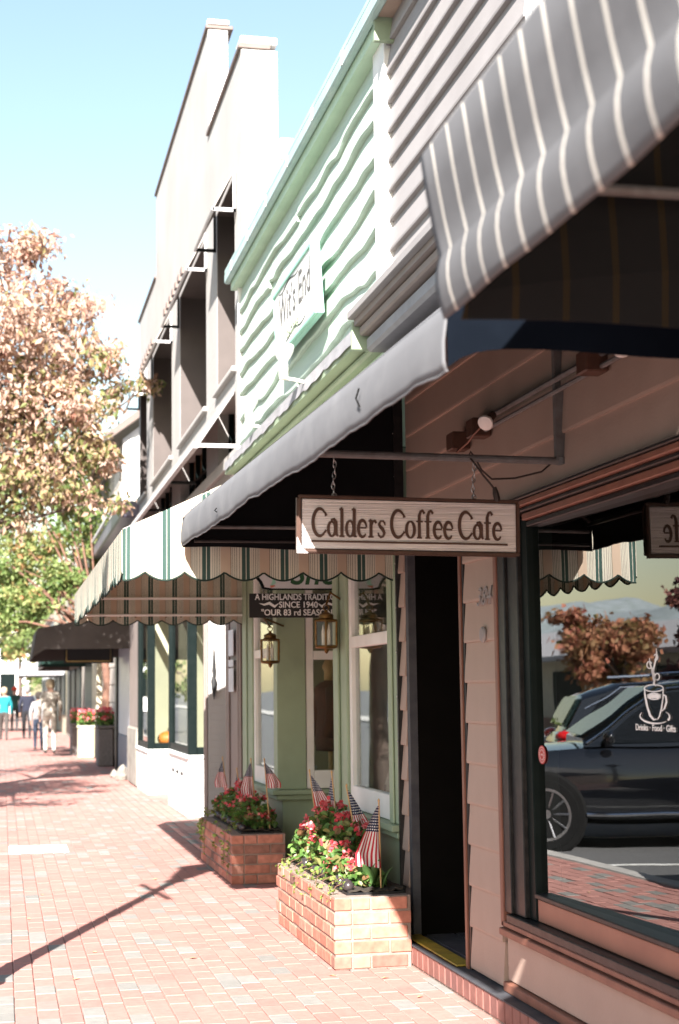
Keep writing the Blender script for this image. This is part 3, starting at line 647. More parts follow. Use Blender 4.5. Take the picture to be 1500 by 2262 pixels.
for nm, yy in (('end_panel', AY0), ('end_panel', AY1)):
    n = 112; g = [[(AX0+(AX1-AX0)*i/n, yy, scal(AX0+(AX1-AX0)*i/n-.1, 2.165)+(top_z(AX0+(AX1-AX0)*i/n)-scal(AX0+(AX1-AX0)*i/n-.1, 2.165))*j/4) for j in range(5)] for i in range(n+1)]
    g = [[(p[0], p[1]+.008*math.sin(p[0]*13)*(1-j/4), p[2]) for j, p in enumerate(r_)] for r_ in g]
    MB().sheet(g, .004, (0, 1, 0)).build(nm, AW_X, aw)
    MB().tube([(r_[0][0], r_[0][1]+.002, r_[0][2]) for r_ in g], .006, 6).build('binding', BIND, aw)
n = 416; g = [[(AX0-.004+(.004*math.sin(yy*21)*(1-j/3)), yy, scal(yy, 2.165)+(2.435-scal(yy, 2.165))*j/3) for j in range(4)] for yy in [AY0+(AY1-AY0)*i/n for i in range(n+1)]]
MB().sheet(g, .004, (-1, 0, 0)).build('front_valance', AW_Y, aw)
MB().tube([(r_[0][0]-.002, r_[0][1], r_[0][2]) for r_ in g], .006, 6).build('binding', BIND, aw)
n = 12; g = [[(AX0+(AX1-AX0)*j/6, AY0+(AY1-AY0)*i/n, top_z(AX0+(AX1-AX0)*j/6)-.01*math.sin(math.pi*j/6)) for j in range(7)] for i in range(n+1)]
MB().sheet(g, .004, (-.2, 0, 1)).build('roof', AW_Y, aw)
for zz in (2.24, 2.40):
    MB().tube([(AX0+.03, AY1-.03, zz), (AX1, AY1-.03, zz)], .012, 8).build('frame_tube', M_['white_trim'], aw)
for yy in (AY0+.03, 12.05, AY1-.05):
    MB().tube([(AX0+.025, yy, 2.42), (AX1, yy, 3.12)], .014, 8).build('rafter_tube', M_['white_trim'], aw)
MB().tube([(AX0+.025, AY0+.02, 2.42), (AX0+.025, AY1-.02, 2.42)], .016, 8).build('frame_tube', M_['white_trim'], aw)
for k in range(9):
    mb = MB().tube([(.95+k*.145, AY1-.012, 2.24), (.95+k*.145, AY1-.012, 2.215)], .006, 6); mb.build('lacing', M_['brass'], aw)

# --- charcoal awning of the cafe
ca = thing('charcoal_awning', 'weathered charcoal canvas awning over the cafe front', 'awning', (2.3, 6, 2.3))
CY0, CY1 = 3.88, 8.94
def cxf(yy): return 1.0+(8.94-yy)*.0254
CANVAS_SIDES = [M_['charcoal'], M_['shade_side']]; END_SHADE = mat('end_canvas_painted_shade', C(.0025, .004, .007), .9, C(.004, .006, .010), 5, spec=.05, bump=.3, bscale=6)  # shadow on the near end panel is painted in as near-black navy
n = 220; g = []
for i in range(n+1):
    yy = CY0+(CY1-CY0)*i/n
    sag = .004*math.sin(yy*3.1)+.003*math.sin(yy*7.3+1)+.002*math.sin(yy*17)+.0012*math.sin(yy*41)+(.006 if int(yy*2.3) % 2 else 0)*abs(math.sin(yy*2.3*math.pi))**3
    wv = .004*math.sin(yy*2.4+.5)+.0012*math.sin(yy*9)+.0006*math.sin(yy*23)
    x = cxf(yy); g.append([(x+.006+wv, yy, 2.335+sag), (x+wv*.8, yy, 2.36+sag*.7), (x+wv*.6, yy, 2.41), (x+wv*.3+.008, yy, 2.47), (x+.022, yy, 2.515), (x+.05, yy, 2.54)])
MB().sheet(g, .004, (-1, 0, 0), True).build('valance', CANVAS_SIDES, ca, True)
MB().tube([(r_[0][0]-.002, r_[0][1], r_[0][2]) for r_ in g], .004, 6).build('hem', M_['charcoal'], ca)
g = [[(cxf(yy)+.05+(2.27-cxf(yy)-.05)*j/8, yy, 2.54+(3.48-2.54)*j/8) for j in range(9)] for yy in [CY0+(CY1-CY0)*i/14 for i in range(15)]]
MB().sheet(g, .004, (-.5, 0, 1), True).build('roof', CANVAS_SIDES, ca)
for yy, zb, ml in ((CY1, 2.33, CANVAS_SIDES), (CY0, 2.395, [M_['shade_side'], M_['charcoal']])):
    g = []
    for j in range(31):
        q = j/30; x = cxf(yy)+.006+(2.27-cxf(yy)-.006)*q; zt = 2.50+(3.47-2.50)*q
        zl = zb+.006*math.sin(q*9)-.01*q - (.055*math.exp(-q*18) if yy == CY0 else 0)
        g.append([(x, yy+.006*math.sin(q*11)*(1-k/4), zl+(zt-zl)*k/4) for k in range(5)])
    MB().sheet(g, .004, (0, 1, 0), True).build('end_panel', CANVAS_SIDES if yy == CY1 else [END_SHADE, END_SHADE], ca)
for yy in (8.85, 6.2, 4.0):
    MB().tube([(cxf(yy)+.06, yy, 2.50), (2.27, yy, 3.42)], .014, 8).build('rafter_tube', M_['black_trim'], ca)
for yy, zz in ((8.86, 2.44), (8.86, 2.36)):
    MB().tube([(cxf(yy)+.06, yy, zz), (2.27, yy, zz)], .011, 8).build('frame_tube', M_['pipe'] if zz > 2.4 else M_['black_trim'], ca)
MB().tube([(cxf(CY0)+.05, CY0+.03, 2.49), (cxf(CY1)+.05, CY1-.03, 2.49)], .014, 8).build('frame_tube', M_['black_trim'], ca)
for (yy, zz, ln) in ((4.75, 2.45, .06), (7.6, 2.40, .02)):   # small tears with hanging thread
    x = cxf(yy)-.012; MB().tube([(x, yy, zz), (x-.008, yy+.012, zz-ln*.5), (x, yy-.006, zz-ln)], .003, 5).build('torn_thread', M_['black'], ca)

# --- pinstriped awning in the near right corner
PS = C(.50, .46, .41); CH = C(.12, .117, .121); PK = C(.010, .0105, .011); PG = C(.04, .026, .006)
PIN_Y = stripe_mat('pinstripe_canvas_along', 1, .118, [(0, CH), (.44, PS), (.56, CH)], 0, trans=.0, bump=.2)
PIN_X = stripe_mat('pinstripe_underside_shade_across', 0, .118, [(0, PK), (.46, PG), (.49, PK), (.53, PG), (.56, PK)], .2, bump=.2)  # double stripes are the cloth's own; black ground has underside shade painted in
PIN_IN = stripe_mat('pinstripe_underside_shade_along', 1, .118, [(0, PK), (.46, PG), (.49, PK), (.53, PG), (.56, PK)], .2, bump=.2)  # same underside cloth, shade in its colour
pa = thing('pinstriped_awning', 'charcoal awning with cream pinstripes in the near right corner', 'awning', (1.5, 2, 2.3))
PX0, PY0, PY1 = .925, .5, 3.22
n = 90; g = []
prof = [(.012, 2.300), (.006, 2.318), (-.001, 2.345), (-.005, 2.375), (-.004, 2.405), (.002, 2.430), (.005, 2.440), (-.008, 2.50), (-.022, 2.58), (-.034, 2.665), (.0, 2.715), (.30, 3.05), (.70, 3.55), (1.30, 4.25)]
for i in range(n+1):
    yy = PY0+(PY1-PY0)*i/n; a = .002*math.sin(yy*6.2+.4)+.001*math.sin(yy*15)
    row = []
    for k, (dx, z) in enumerate(prof):
        amp = [1.6, 1.5, 1.2, .9, .6, .2, 0, 0, 0, 0, 0, 0, 0, 0][k]
        row.append((PX0+dx+a*amp, yy, z+(.003*math.sin(yy*4.4) if k < 2 else 0)))
    g.append(row)
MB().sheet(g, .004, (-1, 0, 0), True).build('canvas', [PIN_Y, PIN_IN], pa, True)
g = []
for j in range(25):
    q = j/24; x = PX0+.05+1.27*q; zt = np.interp(x, [PX0-.03, PX0, PX0+.30, PX0+.7, PX0+1.3], [2.64, 2.71, 3.05, 3.55, 4.25])-.006
    zl = 2.305+.006*math.sin(q*8)
    g.append([(x+ (.012*math.sin(k*1.9) if 0 < k < 3 else 0), PY1-.012*math.sin(k*1.4), zl+(zt-zl)*k/8) for k in range(9)])
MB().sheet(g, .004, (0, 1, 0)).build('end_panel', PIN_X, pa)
MB().tube([(PX0+.05, PY1-.05, 2.60), (2.25, PY1-.05, 2.60)], .014, 8).build('frame_tube', M_['pipe'], pa)
MB().tube([(PX0+.04, PY0, 2.62), (PX0+.04, PY1-.03, 2.62)], .014, 8).build('frame_tube', M_['pipe'], pa)

# ================================================================== CAFE SIGN
SY = 6.14
br = thing('sign_bracket', 'painted steel pipe bracket reaching out from the cafe wall', 'bracket', (2.27, SY, 2.45))
MB().tube([(1.10, SY, 2.457), (2.285, SY, 2.443)], .0165, 10).build('arm', M_['pipe'], br)
MB().box(2.255, 2.295, SY-.016, SY+.016, 2.44, 3.3).build('upright', M_['pipe'], br)
MB().lathe([(.026, 0), (.026, .03)], (2.285, SY, 2.428), 10).build('joint', M_['pipe'], br)
sg = thing('cafe_sign', 'hanging carved wooden sign reading Calders Coffee Cafe', 'sign', (1.615, SY, 2.16))
SM = basis((1.615, SY-.022, 2.161), (1, 0, -.012), (.012, 0, 1))      # x right, y up, z towards the viewer
def sgbox(name, mt, x0, x1, y0, y1, z0, z1, bevel=.0):
    me = MB().box(x0, x1, y0, y1, z0, z1).mesh(name)
    if bevel: bev(me, bevel, 2)
    me.transform(SM); return link(name, me, mt, sg)
GRAIN = mat('sandblasted_cedar_cream', C(.70, .64, .61), .75, C(.56, .50, .47), 14, 4, bump=.9, bscale=14, stretch=(.16, 1, 17), mix=(.42, .6))
sgbox('board', M_['sign_dark'], -.468, .468, -.118, .118, -.04, 0, .012)
sgbox('face', GRAIN, -.4505, .4505, -.101, .102, -.001, .004, .003)
for nm, a in (('border', (-.466, .466, .1035, .1165)), ('border', (-.466, .466, -.1165, -.1025)), ('border', (-.466, -.452, -.102, .103)), ('border', (.452, .466, -.102, .103))):
    sgbox(nm, M_['sign_dark'], a[0], a[1], a[2], a[3], .0005, .010, .004)
sgbox('underline', M_['sign_dark'], -.412, .412, -.0735, -.0655, .0045, .008)
mb = MB().prism([(-.469, -.119), (-.425, -.119), (-.452, -.095), (-.469, -.055)], .0002, .0125, 'z'); me = mb.mesh('chipped_corner'); me.transform(SM); link('chipped_corner', me, M_['decal'], sg)
# lettering drawn from strokes: condensed roman with wedge serifs
def glyph(ch):
    T, t = .135, .06
    def con(n, a, b): return [a+(b-a)*(.5-.5*math.cos(2*math.pi*i/n)) for i in range(n+1)]
    foot = lambda x: ([(x-.11, .03), (x+.11, .03)], [.06, .06])
    if ch == 'C': p = arc(.33, .5, .29, .47, 42, 318, 26); return .64, [(p, [t+(T*1.05-t)*abs(math.sin(math.pi*i/26))**.7 for i in range(27)]), ([(.55, .86), (.60, .72)], [.05, .12]), ([(.55, .15), (.60, .24)], [.05, .1])]
    if ch == 'a': return .50, [(arc(.20, .28, .15, .25, 0, 360, 22), [T*.55+.05*abs(math.cos(2*math.pi*i/22)) for i in range(23)]), ([(.16, .60), (.30, .62), (.38, .52), (.38, .12), (.46, .03)], [.06, .1, T, T, .06])]
    if ch == 'l': return .27, [([(.13, 1.0), (.13, .02)], [T, T]), ([(.02, .95), (.14, 1.0)], [.05, .10]), foot(.13)]
    if ch == 'd': return .52, [(arc(.21, .30, .155, .27, 0, 360, 22), [T*.55+.05*abs(math.cos(2*math.pi*i/22)) for i in range(23)]), ([(.39, 1.0), (.39, .02)], [T, T]), ([(.28, .95), (.40, 1.0)], [.05, .1]), ([(.38, .03), (.50, .03)], [.06, .05])]
    if ch == 'e': p = arc(.225, .31, .175, .285, 10, 322, 24); return .46, [(p, [t+(T-t)*abs(math.sin(math.pi*i/24))**.8 for i in range(25)]), ([(.08, .34), (.39, .34)], [.055, .055])]
    if ch == 'r': return .40, [([(.13, .62), (.13, .02)], [T, T]), ([(.02, .57), (.14, .62)], [.05, .09]), foot(.13), ([(.16, .42), (.22, .56), (.31, .60)], [.05, .08, .09]), ([(.30, .60), (.36, .50)], [.08, .10])]
    if ch == 's': return .38, [([(.33, .50), (.26, .59), (.15, .58), (.08, .48), (.14, .38), (.25, .28), (.31, .17), (.26, .06), (.15, .02), (.05, .10)], [.07, .07, .08, .12, .13, .13, .12, .09, .08, .07]), ([(.33, .56), (.33, .44)], [.04, .07]), ([(.05, .18), (.05, .05)], [.07, .04])]
    if ch == 'o': return .47, [(arc(.22, .31, .175, .285, 90, 450, 24), [t+(T-t)*abs(math.sin(2*math.pi*i/24)) for i in range(25)])]
    if ch == 'f': return .37, [([(.14, .02), (.14, .80), (.20, .95), (.30, 1.0)], [T, T, .11, .07]), ([(.28, 1.0), (.37, .88)], [.06, .10]), ([(.0, .60), (.30, .60)], [.055, .055]), foot(.14)]
    return .20, []
txt = 'Calders Coffee Cafe'; wsum = sum(glyph(c)[0] for c in txt); H = .117; sxw = .80/(wsum*H); xx = -.408
for ch in txt:
    adv, strokes = glyph(ch)
    if strokes:
        mb = MB(); GM = SM @ Matrix.Translation((xx, -.052, .004)) @ Matrix.Diagonal((H*sxw, H, 1, 1))
        for si, (p, wd) in enumerate(strokes): ribbon(mb, p, wd, GM, .0035+.0003*si)
        mb.build('letter', M_['sign_dark'], sg)
    xx += adv*H*sxw
def chain(x, z0, z1, root, y=SY):
    mb = MB(); L_ = .03; n = int((z1-z0)/(L_*.72)); 
    for k in range(n):
        zc = z1-(k+.5)*(z1-z0)/n; pts = []
        for q in range(13):
            a = 2*math.pi*q/12; u, v = .007*math.cos(a), (L_/2)*math.sin(a)
            pts.append((x+(u if k % 2 else u*.25)+.004*math.sin(k), y+(u*.25 if k % 2 else u), zc+v))
        mb.tube(pts, .0022, 5, False)
    return mb.build('chain', M_['steel'], root, True)
chain(1.305, 2.29, 2.445, sg); chain(1.895, 2.285, 2.44, sg)
for x in (1.305, 1.895): MB().tube([(x+.009*math.cos(a), SY, 2.285+.009*math.sin(a)) for a in [i*.524 for i in range(13)]], .003, 5, False).build('eye_bolt', M_['steel'], sg)
cb = thing('power_cord', 'dark flex with a plug dangling behind the cafe sign bracket', 'cord', (1.9, SY, 2.45))
MB().tube([(2.26, SY-.01, 2.455), (2.20, SY+.02, 2.40), (2.08, SY+.02, 2.37), (1.98, SY+.02, 2.365), (1.93, SY, 2.40), (1.90, SY, 2.455), (1.885, SY, 2.475), (1.875, SY, 2.455), (1.885, SY-.03, 2.43), (1.93, SY-.03, 2.37), (1.96, SY-.03, 2.335), (1.975, SY-.03, 2.315)], .0042, 6).build('flex', M_['cable'], cb, True)
MB().tube([(1.975, SY-.03, 2.325), (1.98, SY-.03, 2.30), (1.985, SY-.03, 2.275), (1.985, SY-.03, 2.265)], [.008, .014, .014, .009], 8).build('plug', M_['cable'], cb)

# ---- lamp run on the cafe wall under the awning
tr = thing('spotlight_run', 'conduit with two reflector bulbs along the cafe wall under the awning', 'light fixture', (2.25, 6.5, 2.7))
for zz, rr_ in ((2.785, .013), (2.735, .011)): MB().tube([(2.255, 4.2, zz), (2.255, 7.3, zz)], rr_, 8).build('conduit', M_['pipe'], tr)
for (yy, zz) in ((7.50, 2.74), (7.15, 2.75), (5.65, 2.76)): BX('junction_box', M_['sign_dark'], tr, 2.19, 2.285, yy-.055, yy+.055, zz-.045, zz+.045, bevel=.006)
def bulb(c, d, root, mt='bulb', s_=1.):
    d = Vector(d).normalized(); Mq = d.to_track_quat('Z', 'Y').to_matrix().to_4x4(); Mq.translation = c
    for nm, pr, mm in (('socket', [(.018, -.07), (.024, -.06), (.026, 0), (.02, .004)], 'sign_dark' if mt == 'bulb' else mt), ('bulb', [(.02, .004), (.026, .02), (.045, .05), (.048, .062), (.044, .07), (.02, .074)], 'bulb')):
        mb = MB().lathe([(a*s_, b*s_) for a, b in pr], (0, 0, 0), 18); mb.v = [tuple(Mq @ Vector(p)) for p in mb.v]; mb.build(nm, M_[mm], root, 'auto')
bulb((2.18, 6.80, 2.735), (-.55, -.6, -.5), tr, s_=.78); bulb((2.18, 5.22, 2.75), (-.1, -.5, -.7), tr, s_=.8)
MB().tube([(2.23, 7.47, 2.70), (2.20, 7.40, 2.67), (2.20, 7.2, 2.69), (2.18, 7.05, 2.70), (2.19, 6.85, 2.74)], .005, 6).build('loose_wire', M_['brown_trim'], tr, True)

# ================================================================== SIGNS OF THE GREEN SHOP
# panel on the upper wall, leaning out at the top edge
ws = thing('wall_sign', 'white panel in a mint frame with script lettering on the wavy boards', 'sign', (2.2, 11.42, 4.2))
SX = 2.13; Y0s, Y1s = 10.62, 12.22; Z0s, Z1s = 4.16, 4.68
WM = basis((SX, (Y0s+Y1s)/2, (Z0s+Z1s)/2), (0, -1, 0), (-.06, 0, 1)); hw, hh = (Y1s-Y0s)/2, (Z1s-Z0s)/2
def wb(name, mt, a, bevel=.004):
    me = MB().box(*a).mesh(name); bev(me, bevel); me.transform(WM); return link(name, me, mt, ws)
MINT2 = mat('mint_green_frame', C(.30, .56, .45), .5, C(.27, .51, .41), 4)
wb('backing', MINT2, (-hw, hw, -hh, hh, -.06, -.012)); wb('face', M_['white'], (-hw+.03, hw-.03, -hh+.03, hh-.03, -.011, 0))
for a in ((-hw, hw, hh-.028, hh, -.011, .012), (-hw, hw, -hh, -hh+.028, -.011, .012), (-hw, -hw+.028, -hh+.029, hh-.029, -.011, .012), (hw-.028, hw, -hh+.029, hh-.029, -.011, .012)): wb('frame', MINT2, a)
text('lettering', "Wit\u2019s End", .33, WM @ Matrix.Translation((.02, .05, .003)), M_['pipe'], ws, .004, .0, shear=.35, width=1.0)
text('lettering', 'SHOPPE', .085, WM @ Matrix.Translation((-.1, -.165, .003)), M_['sage'], ws, .004, .001, width=1.3, space=1.3)
for k in range(2):
    pts = [(-.55+q*.075+k*.15, .205-.015*math.sin(q*.8+k)-k*.39) for q in range(12)]; mb = MB(); ribbon(mb, pts, [.003+.006*math.sin(math.pi*q/11) for q in range(12)], WM, .003, .001); mb.build('flourish', M_['ink'], ws)
for i in (-.5, .5): BX('bracket', M_['sage'], ws, 2.20, 2.29, 11.42+i-.03, 11.42+i+.03, 4.25, 4.3)
# two floodlights on arms
for k, (yy, x) in enumerate(((10.9, 1.955), (13.2, 2.06))):
    t = thing('floodlight', ['white reflector floodlight on an arm under the script sign', 'white reflector floodlight on an arm at the far end of the wavy boards'][k], 'floodlight', (x, yy, 3.75), 'floodlights on the green shop')
    bz = 3.73+.05*k
    MB().tube([(2.24, yy-.02, bz-.05), (x+.08, yy, bz), (x, yy, bz+.01)], .013, 8).build('arm', M_['white_trim'], t)
    MB().lathe([(.03, 0), (.034, .02), (.034, .11), (.028, .12)], (x, yy, bz), 14).build('socket', M_['white_trim'], t, 'auto')
    mb = MB(); mb.lathe([(.03, 0), (.036, .02), (.055, .05), (.075, .09), (.08, .12), (.074, .135), (.03, .142)], (x, yy, bz+.115), 20); mb.build('bulb', M_['bulb'], t, 'auto')
# hanging boards in the entry
hb = thing('tradition_board', 'black hanging board lettered A Highlands Tradition under the striped awning', 'sign', (2.2, 11.5, 2.05))
BX('board', M_['ink'], hb, 1.79, 2.53, 11.5, 11.52, 2.045, 2.225, bevel=.002)
HM = lambda x, z: basis((x, 11.499, z), (1, 0, 0), (0, 0, 1))
cx_ = 2.16
text('lettering', 'A HIGHLANDS TRADITION', .064, HM(cx_, 2.197), M_['decal'], hb, .002, .001, fit=.655)
text('lettering', 'SINCE 1940', .064, HM(cx_, 2.139), M_['decal'], hb, .002, .001, fit=.295)
text('lettering', '"OUR 83 rd SEASON"', .064, HM(cx_, 2.081), M_['decal'], hb, .002, .001, fit=.56)
for s_ in (-1, 1):
    mb = MB(); Mh = HM(cx_+s_*.20, 2.139)
    ribbon(mb, [(-s_*.05, .012), (-s_*.02, -.012), (s_*.02, .014), (s_*.06, .002), (s_*.095, .012)], [.004, .02, .022, .014, .003], Mh, .002); mb.build('flourish', M_['decal'], hb)
ab = thing('arched_board', 'pale shaped sign board with dark green script hanging behind the scalloped valance', 'sign', (2.2, 11.4, 2.25))
pts = [(1.87, 2.255), (1.93, 2.245), (2.65, 2.245), (2.71, 2.255), (2.73, 2.30), (2.78, 2.35), (2.84, 2.37), (2.84, 2.58), (1.75, 2.58), (1.75, 2.37), (1.81, 2.35), (1.85, 2.30)]
MB().prism(pts, 11.40, 11.42, 'y').build('board', M_['dgreen'], ab)
ctr = Vector((2.295, 2.41)); MB().prism([tuple(ctr+(Vector(p)-ctr)*.955+Vector((0, .004))) for p in pts], 11.394, 11.399, 'y').build('face', M_['paper'], ab)
text('lettering', 'Shops', .24, basis((2.36, 11.392, 2.36), (1, 0, 0), (0, 0, 1)), mat('bottle_green_paint', C(.02, .09, .035), .6), ab, .003, .004, shear=.2, width=1.0)
for x in (1.93, 2.66):
    mb = MB()
    for s_, mm in ((1, 0),): ribbon(mb, [(x, 2.27), (x+.03*s_, 2.30), (x+.02*s_, 2.335)], [.008, .03, .012], basis((0, 11.392, 0), (1, 0, 0), (0, 0, 1)), .002)
    mb.build('leaf_motif', MINT2, ab)
    mb = MB(); ribbon(mb, [(x, 2.268), (x+.035, 2.275)], [.02, .008], basis((0, 11.390, 0), (1, 0, 0), (0, 0, 1)), .002); mb.build('bud_motif', mat('coral_paint', C(.6, .2, .13), .6), ab)
for x in (1.9, 2.45): MB().tube([(x, 11.41, 2.55), (x, 11.41, 2.88)], .006, 6).build('hanger', M_['pipe'], ab); MB().tube([(x, 11.51, 2.22), (x, 11.51, 2.88)], .004, 6).build('hanger', M_['pipe'], hb)
# brass lanterns
def lantern(c, label, s_=1.):
    x, y, z = c; t = thing('brass_lantern', label, 'lantern', c, 'brass lanterns at the shop entry')
    def hexa(r, zz): return [(x+r*s_*math.cos(a), y+r*s_*math.sin(a), z+zz*s_) for a in [i*math.pi/3+.26 for i in range(6)]]
    b0, b1, b2 = hexa(.08, 0), hexa(.082, .175), hexa(.052, .192)
    for i in range(6):
        MB().tube([b0[i], b1[i]], .0055*s_, 6).build('corner_bar', M_['brass'], t)
        j = (i+1) % 6; MB().add([b0[i], b0[j], b1[j], b1[i]], [(0, 1, 2, 3)]).build('pane', LGLASS, t)
    mb = MB(); mb.tube(b0+[b0[0]], .007*s_, 6, False); mb.tube(b1+[b1[0]], .008*s_, 6, False); mb.build('rim', M_['brass'], t)
    mb = MB().add(b1+b2, [(i, (i+1) % 6, 6+(i+1) % 6, 6+i) for i in range(6)] + [tuple(range(6, 12))]); mb.build('roof', M_['brass'], t)
    MB().lathe([(.05*s_, .192*s_), (.052*s_, .215*s_), (.035*s_, .225*s_), (.012*s_, .235*s_), (.012*s_, .245*s_), (.004*s_, .25*s_)], (x, y, z), 14).build('cap', M_['brass'], t, 'auto')
    MB().tube([(x+.02*math.cos(a)*s_, y, z+(.265+.02*math.sin(a))*s_) for a in [i*.5236 for i in range(13)]], .004*s_, 6, False).build('ring', M_['brass'], t)
    MB().lathe([(.08*s_, -.004*s_), (.07*s_, -.014*s_), (.02*s_, -.02*s_), (.012*s_, -.04*s_), (.004*s_, -.05*s_)], (x, y, z), 14).build('base', M_['brass'], t, 'auto')
    for dx, dy in ((-.022, 0), (.02, .016), (.014, -.02)):
        MB().lathe([(.011*s_, .005*s_), (.011*s_, .10*s_), (.008*s_, .115*s_), (.002*s_, .15*s_)], (x+dx*s_, y+dy*s_, z), 10).build('candle_bulb', M_['bulb'], t, 'auto')
    return t
t = lantern((2.13, 12.6, 1.74), 'brass lantern with glass sides left of the tradition board corner', 1.0)
MB().tube([(2.13, 12.6, 2.02), (2.13, 12.95, 2.11), (2.33, 13.1, 2.05)], .009, 6).build('wall_arm', M_['brass'], t)
t = lantern((2.165, 10.5, 1.80), 'brass lantern with glass sides overlapping the right end of the tradition board', 1.0)
MB().tube([(2.165, 10.5, 2.08), (2.20, 10.52, 2.17), (2.28, 10.53, 2.12)], .009, 6).build('wall_arm', M_['brass'], t)

# ================================================================== PLANTERS
me_b = {L_: None for L_ in (.2, .095)}
for L_ in me_b:
    me_b[L_] = MB().box(-.048, .048, -L_/2, L_/2, 0, .064).mesh('brick'); bev(me_b[L_], .004); me_b[L_].materials.append(BRICK)
def planter(y0, y1, label, x0=1.77, x1=2.20, h=.385):
    t = thing('brick_planter', label, 'planter', ((x0+x1)/2, (y0+y1)/2, 0), 'brick planters at the green shop')
    C_ = 5; ch = h/C_
    for k in range(C_):
        z = k*ch+.004; jx = lambda: random.gauss(0, .0015)
        # street side along y
        yy = y0 + (0 if k % 2 else .105)
        if k % 2 == 0: place('brick', me_b[.095], t, (x0+.048+jx(), y0+.0475, z))
        while yy < y1-.11:
            L_ = min(.2, y1-yy); place('brick', me_b[.2], t, (x0+.048+jx(), yy+.1, z+abs(jx())), (0, 0, random.gauss(0, .004)), (1, L_/.2, 1)); yy += .21
        # ends along x
        for ye in (y0, y1):
            s_ = 1 if ye == y0 else -1; xx = x0+.105 if k % 2 else x0
            if k % 2 == 0: xx = x0+.105+.105
            if k % 2 == 0: place('brick', me_b[.095], t, (x0+.105+.0475, ye+s_*.048+jx(), z), (0, 0, R(90)))
            while xx < x1-.05:
                L_ = min(.2, x1-xx); place('brick', me_b[.2], t, (xx+L_/2, ye+s_*.048+jx(), z), (0, 0, R(90)), (1, L_/.2, 1)); xx += .21
    mb = MB()
    for a in ((x0+.007, x0+.09, y0+.007, y1-.007), (x0+.09, x1-.002, y0+.007, y0+.09), (x0+.09, x1-.002, y1-.09, y1-.007)): mb.box(*a, 0, h-.004)
    mb.build('mortar', M_['mortar'], t)
    BX('liner', M_['black_trim'], t, x0+.094, x1-.01, y0+.094, y1-.094, .02, h+.008)
    n = 14; g = [[(x0+.105+(x1-x0-.12)*i/n, y0+.105+(y1-y0-.21)*j/n, h+.012+random.random()*.02) for j in range(n+1)] for i in range(n+1)]
    MB().sheet(g, .01, (0, 0, -1)).build('soil', M_['soil'], t)
    return t
P1 = planter(8.46, 10.28, 'sunlit brick planter nearest the cafe door'); P2 = planter(12.36, 14.3, 'shaded brick planter by the far display window')
def globes(y0, y1, x, label, group, n, extra):
    me = None
    for k in range(n):
        c = (x+random.gauss(0, .006), y0+(y1-y0)*k/(n-1)+random.gauss(0, .008), .425)
        if me is None:
            me = MB().sphere((0, 0, 0), .030, 14).mesh('garden_globe'); me.materials.append(M_['globe']); me.polygons.foreach_set('use_smooth', [True]*len(me.polygons))
        o = place('garden_globe', me, None, c, (random.random(), random.random(), 0)); tag(o, label, 'globe', group)
globes(8.60, 9.9, 1.885, 'small dark globe edging the sunlit brick planter', 'globes edging the sunlit planter', 13, None)
globes(12.5, 14.0, 1.885, 'small dark globe edging the shaded brick planter', 'globes edging the shaded planter', 10, None)

LEAFG = ramp_mat('begonia_leaf', [(0, C(.05, .11, .025)), (.3, C(.085, .17, .035)), (.6, C(.13, .23, .05)), (.8, C(.20, .10, .05)), (1, C(.27, .30, .10))], 'tint', .45, .5, trans=.35)
BLOOM = ramp_mat('begonia_petal', [(0, C(.55, .05, .06)), (.4, C(.68, .10, .12)), (.7, C(.75, .22, .24)), (1, C(.78, .42, .38))], 'tint', .6, .3, trans=.35)
IVY = ramp_mat('trailing_vine_leaf', [(0, C(.10, .15, .03)), (.5, C(.19, .25, .05)), (1, C(.28, .32, .09))], 'tint', .5, .4, trans=.35)
def leafcloud(cs, ls, nrm_up=.6, fold=.25, aspect=.7, hexa=True, rg=rng):
    """arrays of leaf centres / lengths -> verts, faces, tint: each leaf a six-cornered folded blade"""
    n = len(cs); d = rg.normal(size=(n, 3)); d[:, 2] *= .6; d /= np.linalg.norm(d, axis=1)[:, None]
    nr = rg.normal(size=(n, 3)); nr[:, 2] = np.abs(nr[:, 2])+nrm_up; nr -= (nr*d).sum(1)[:, None]*d; nr /= np.linalg.norm(nr, axis=1)[:, None]
    s_ = np.cross(d, nr); L_ = ls[:, None]; W_ = L_*aspect/2
    a = cs-d*L_/2; b = cs+d*L_/2; m1 = cs-d*L_*.15; m2 = cs+d*L_*.22
    v = np.stack([a, m1+s_*W_+nr*W_*fold, m2+s_*W_*.8+nr*W_*fold, b, m2-s_*W_*.8+nr*W_*fold, m1-s_*W_+nr*W_*fold], 1).reshape(-1, 3)
    base = np.arange(n)[:, None]*6; f = np.concatenate([base+np.array([0, 1, 2, 3]), base+np.array([0, 3, 4, 5])], 1).reshape(-1, 4)
    return v, f
def cloudmesh(name, v, f, tint, mt, parent, k=2):
    me = bpy.data.meshes.new(name); me.from_pydata(v.tolist(), [], f.tolist())
    at = me.attributes.new('tint', 'FLOAT', 'FACE'); at.data.foreach_set('value', np.repeat(tint, k)); o = link(name, me, mt, parent)
    return o
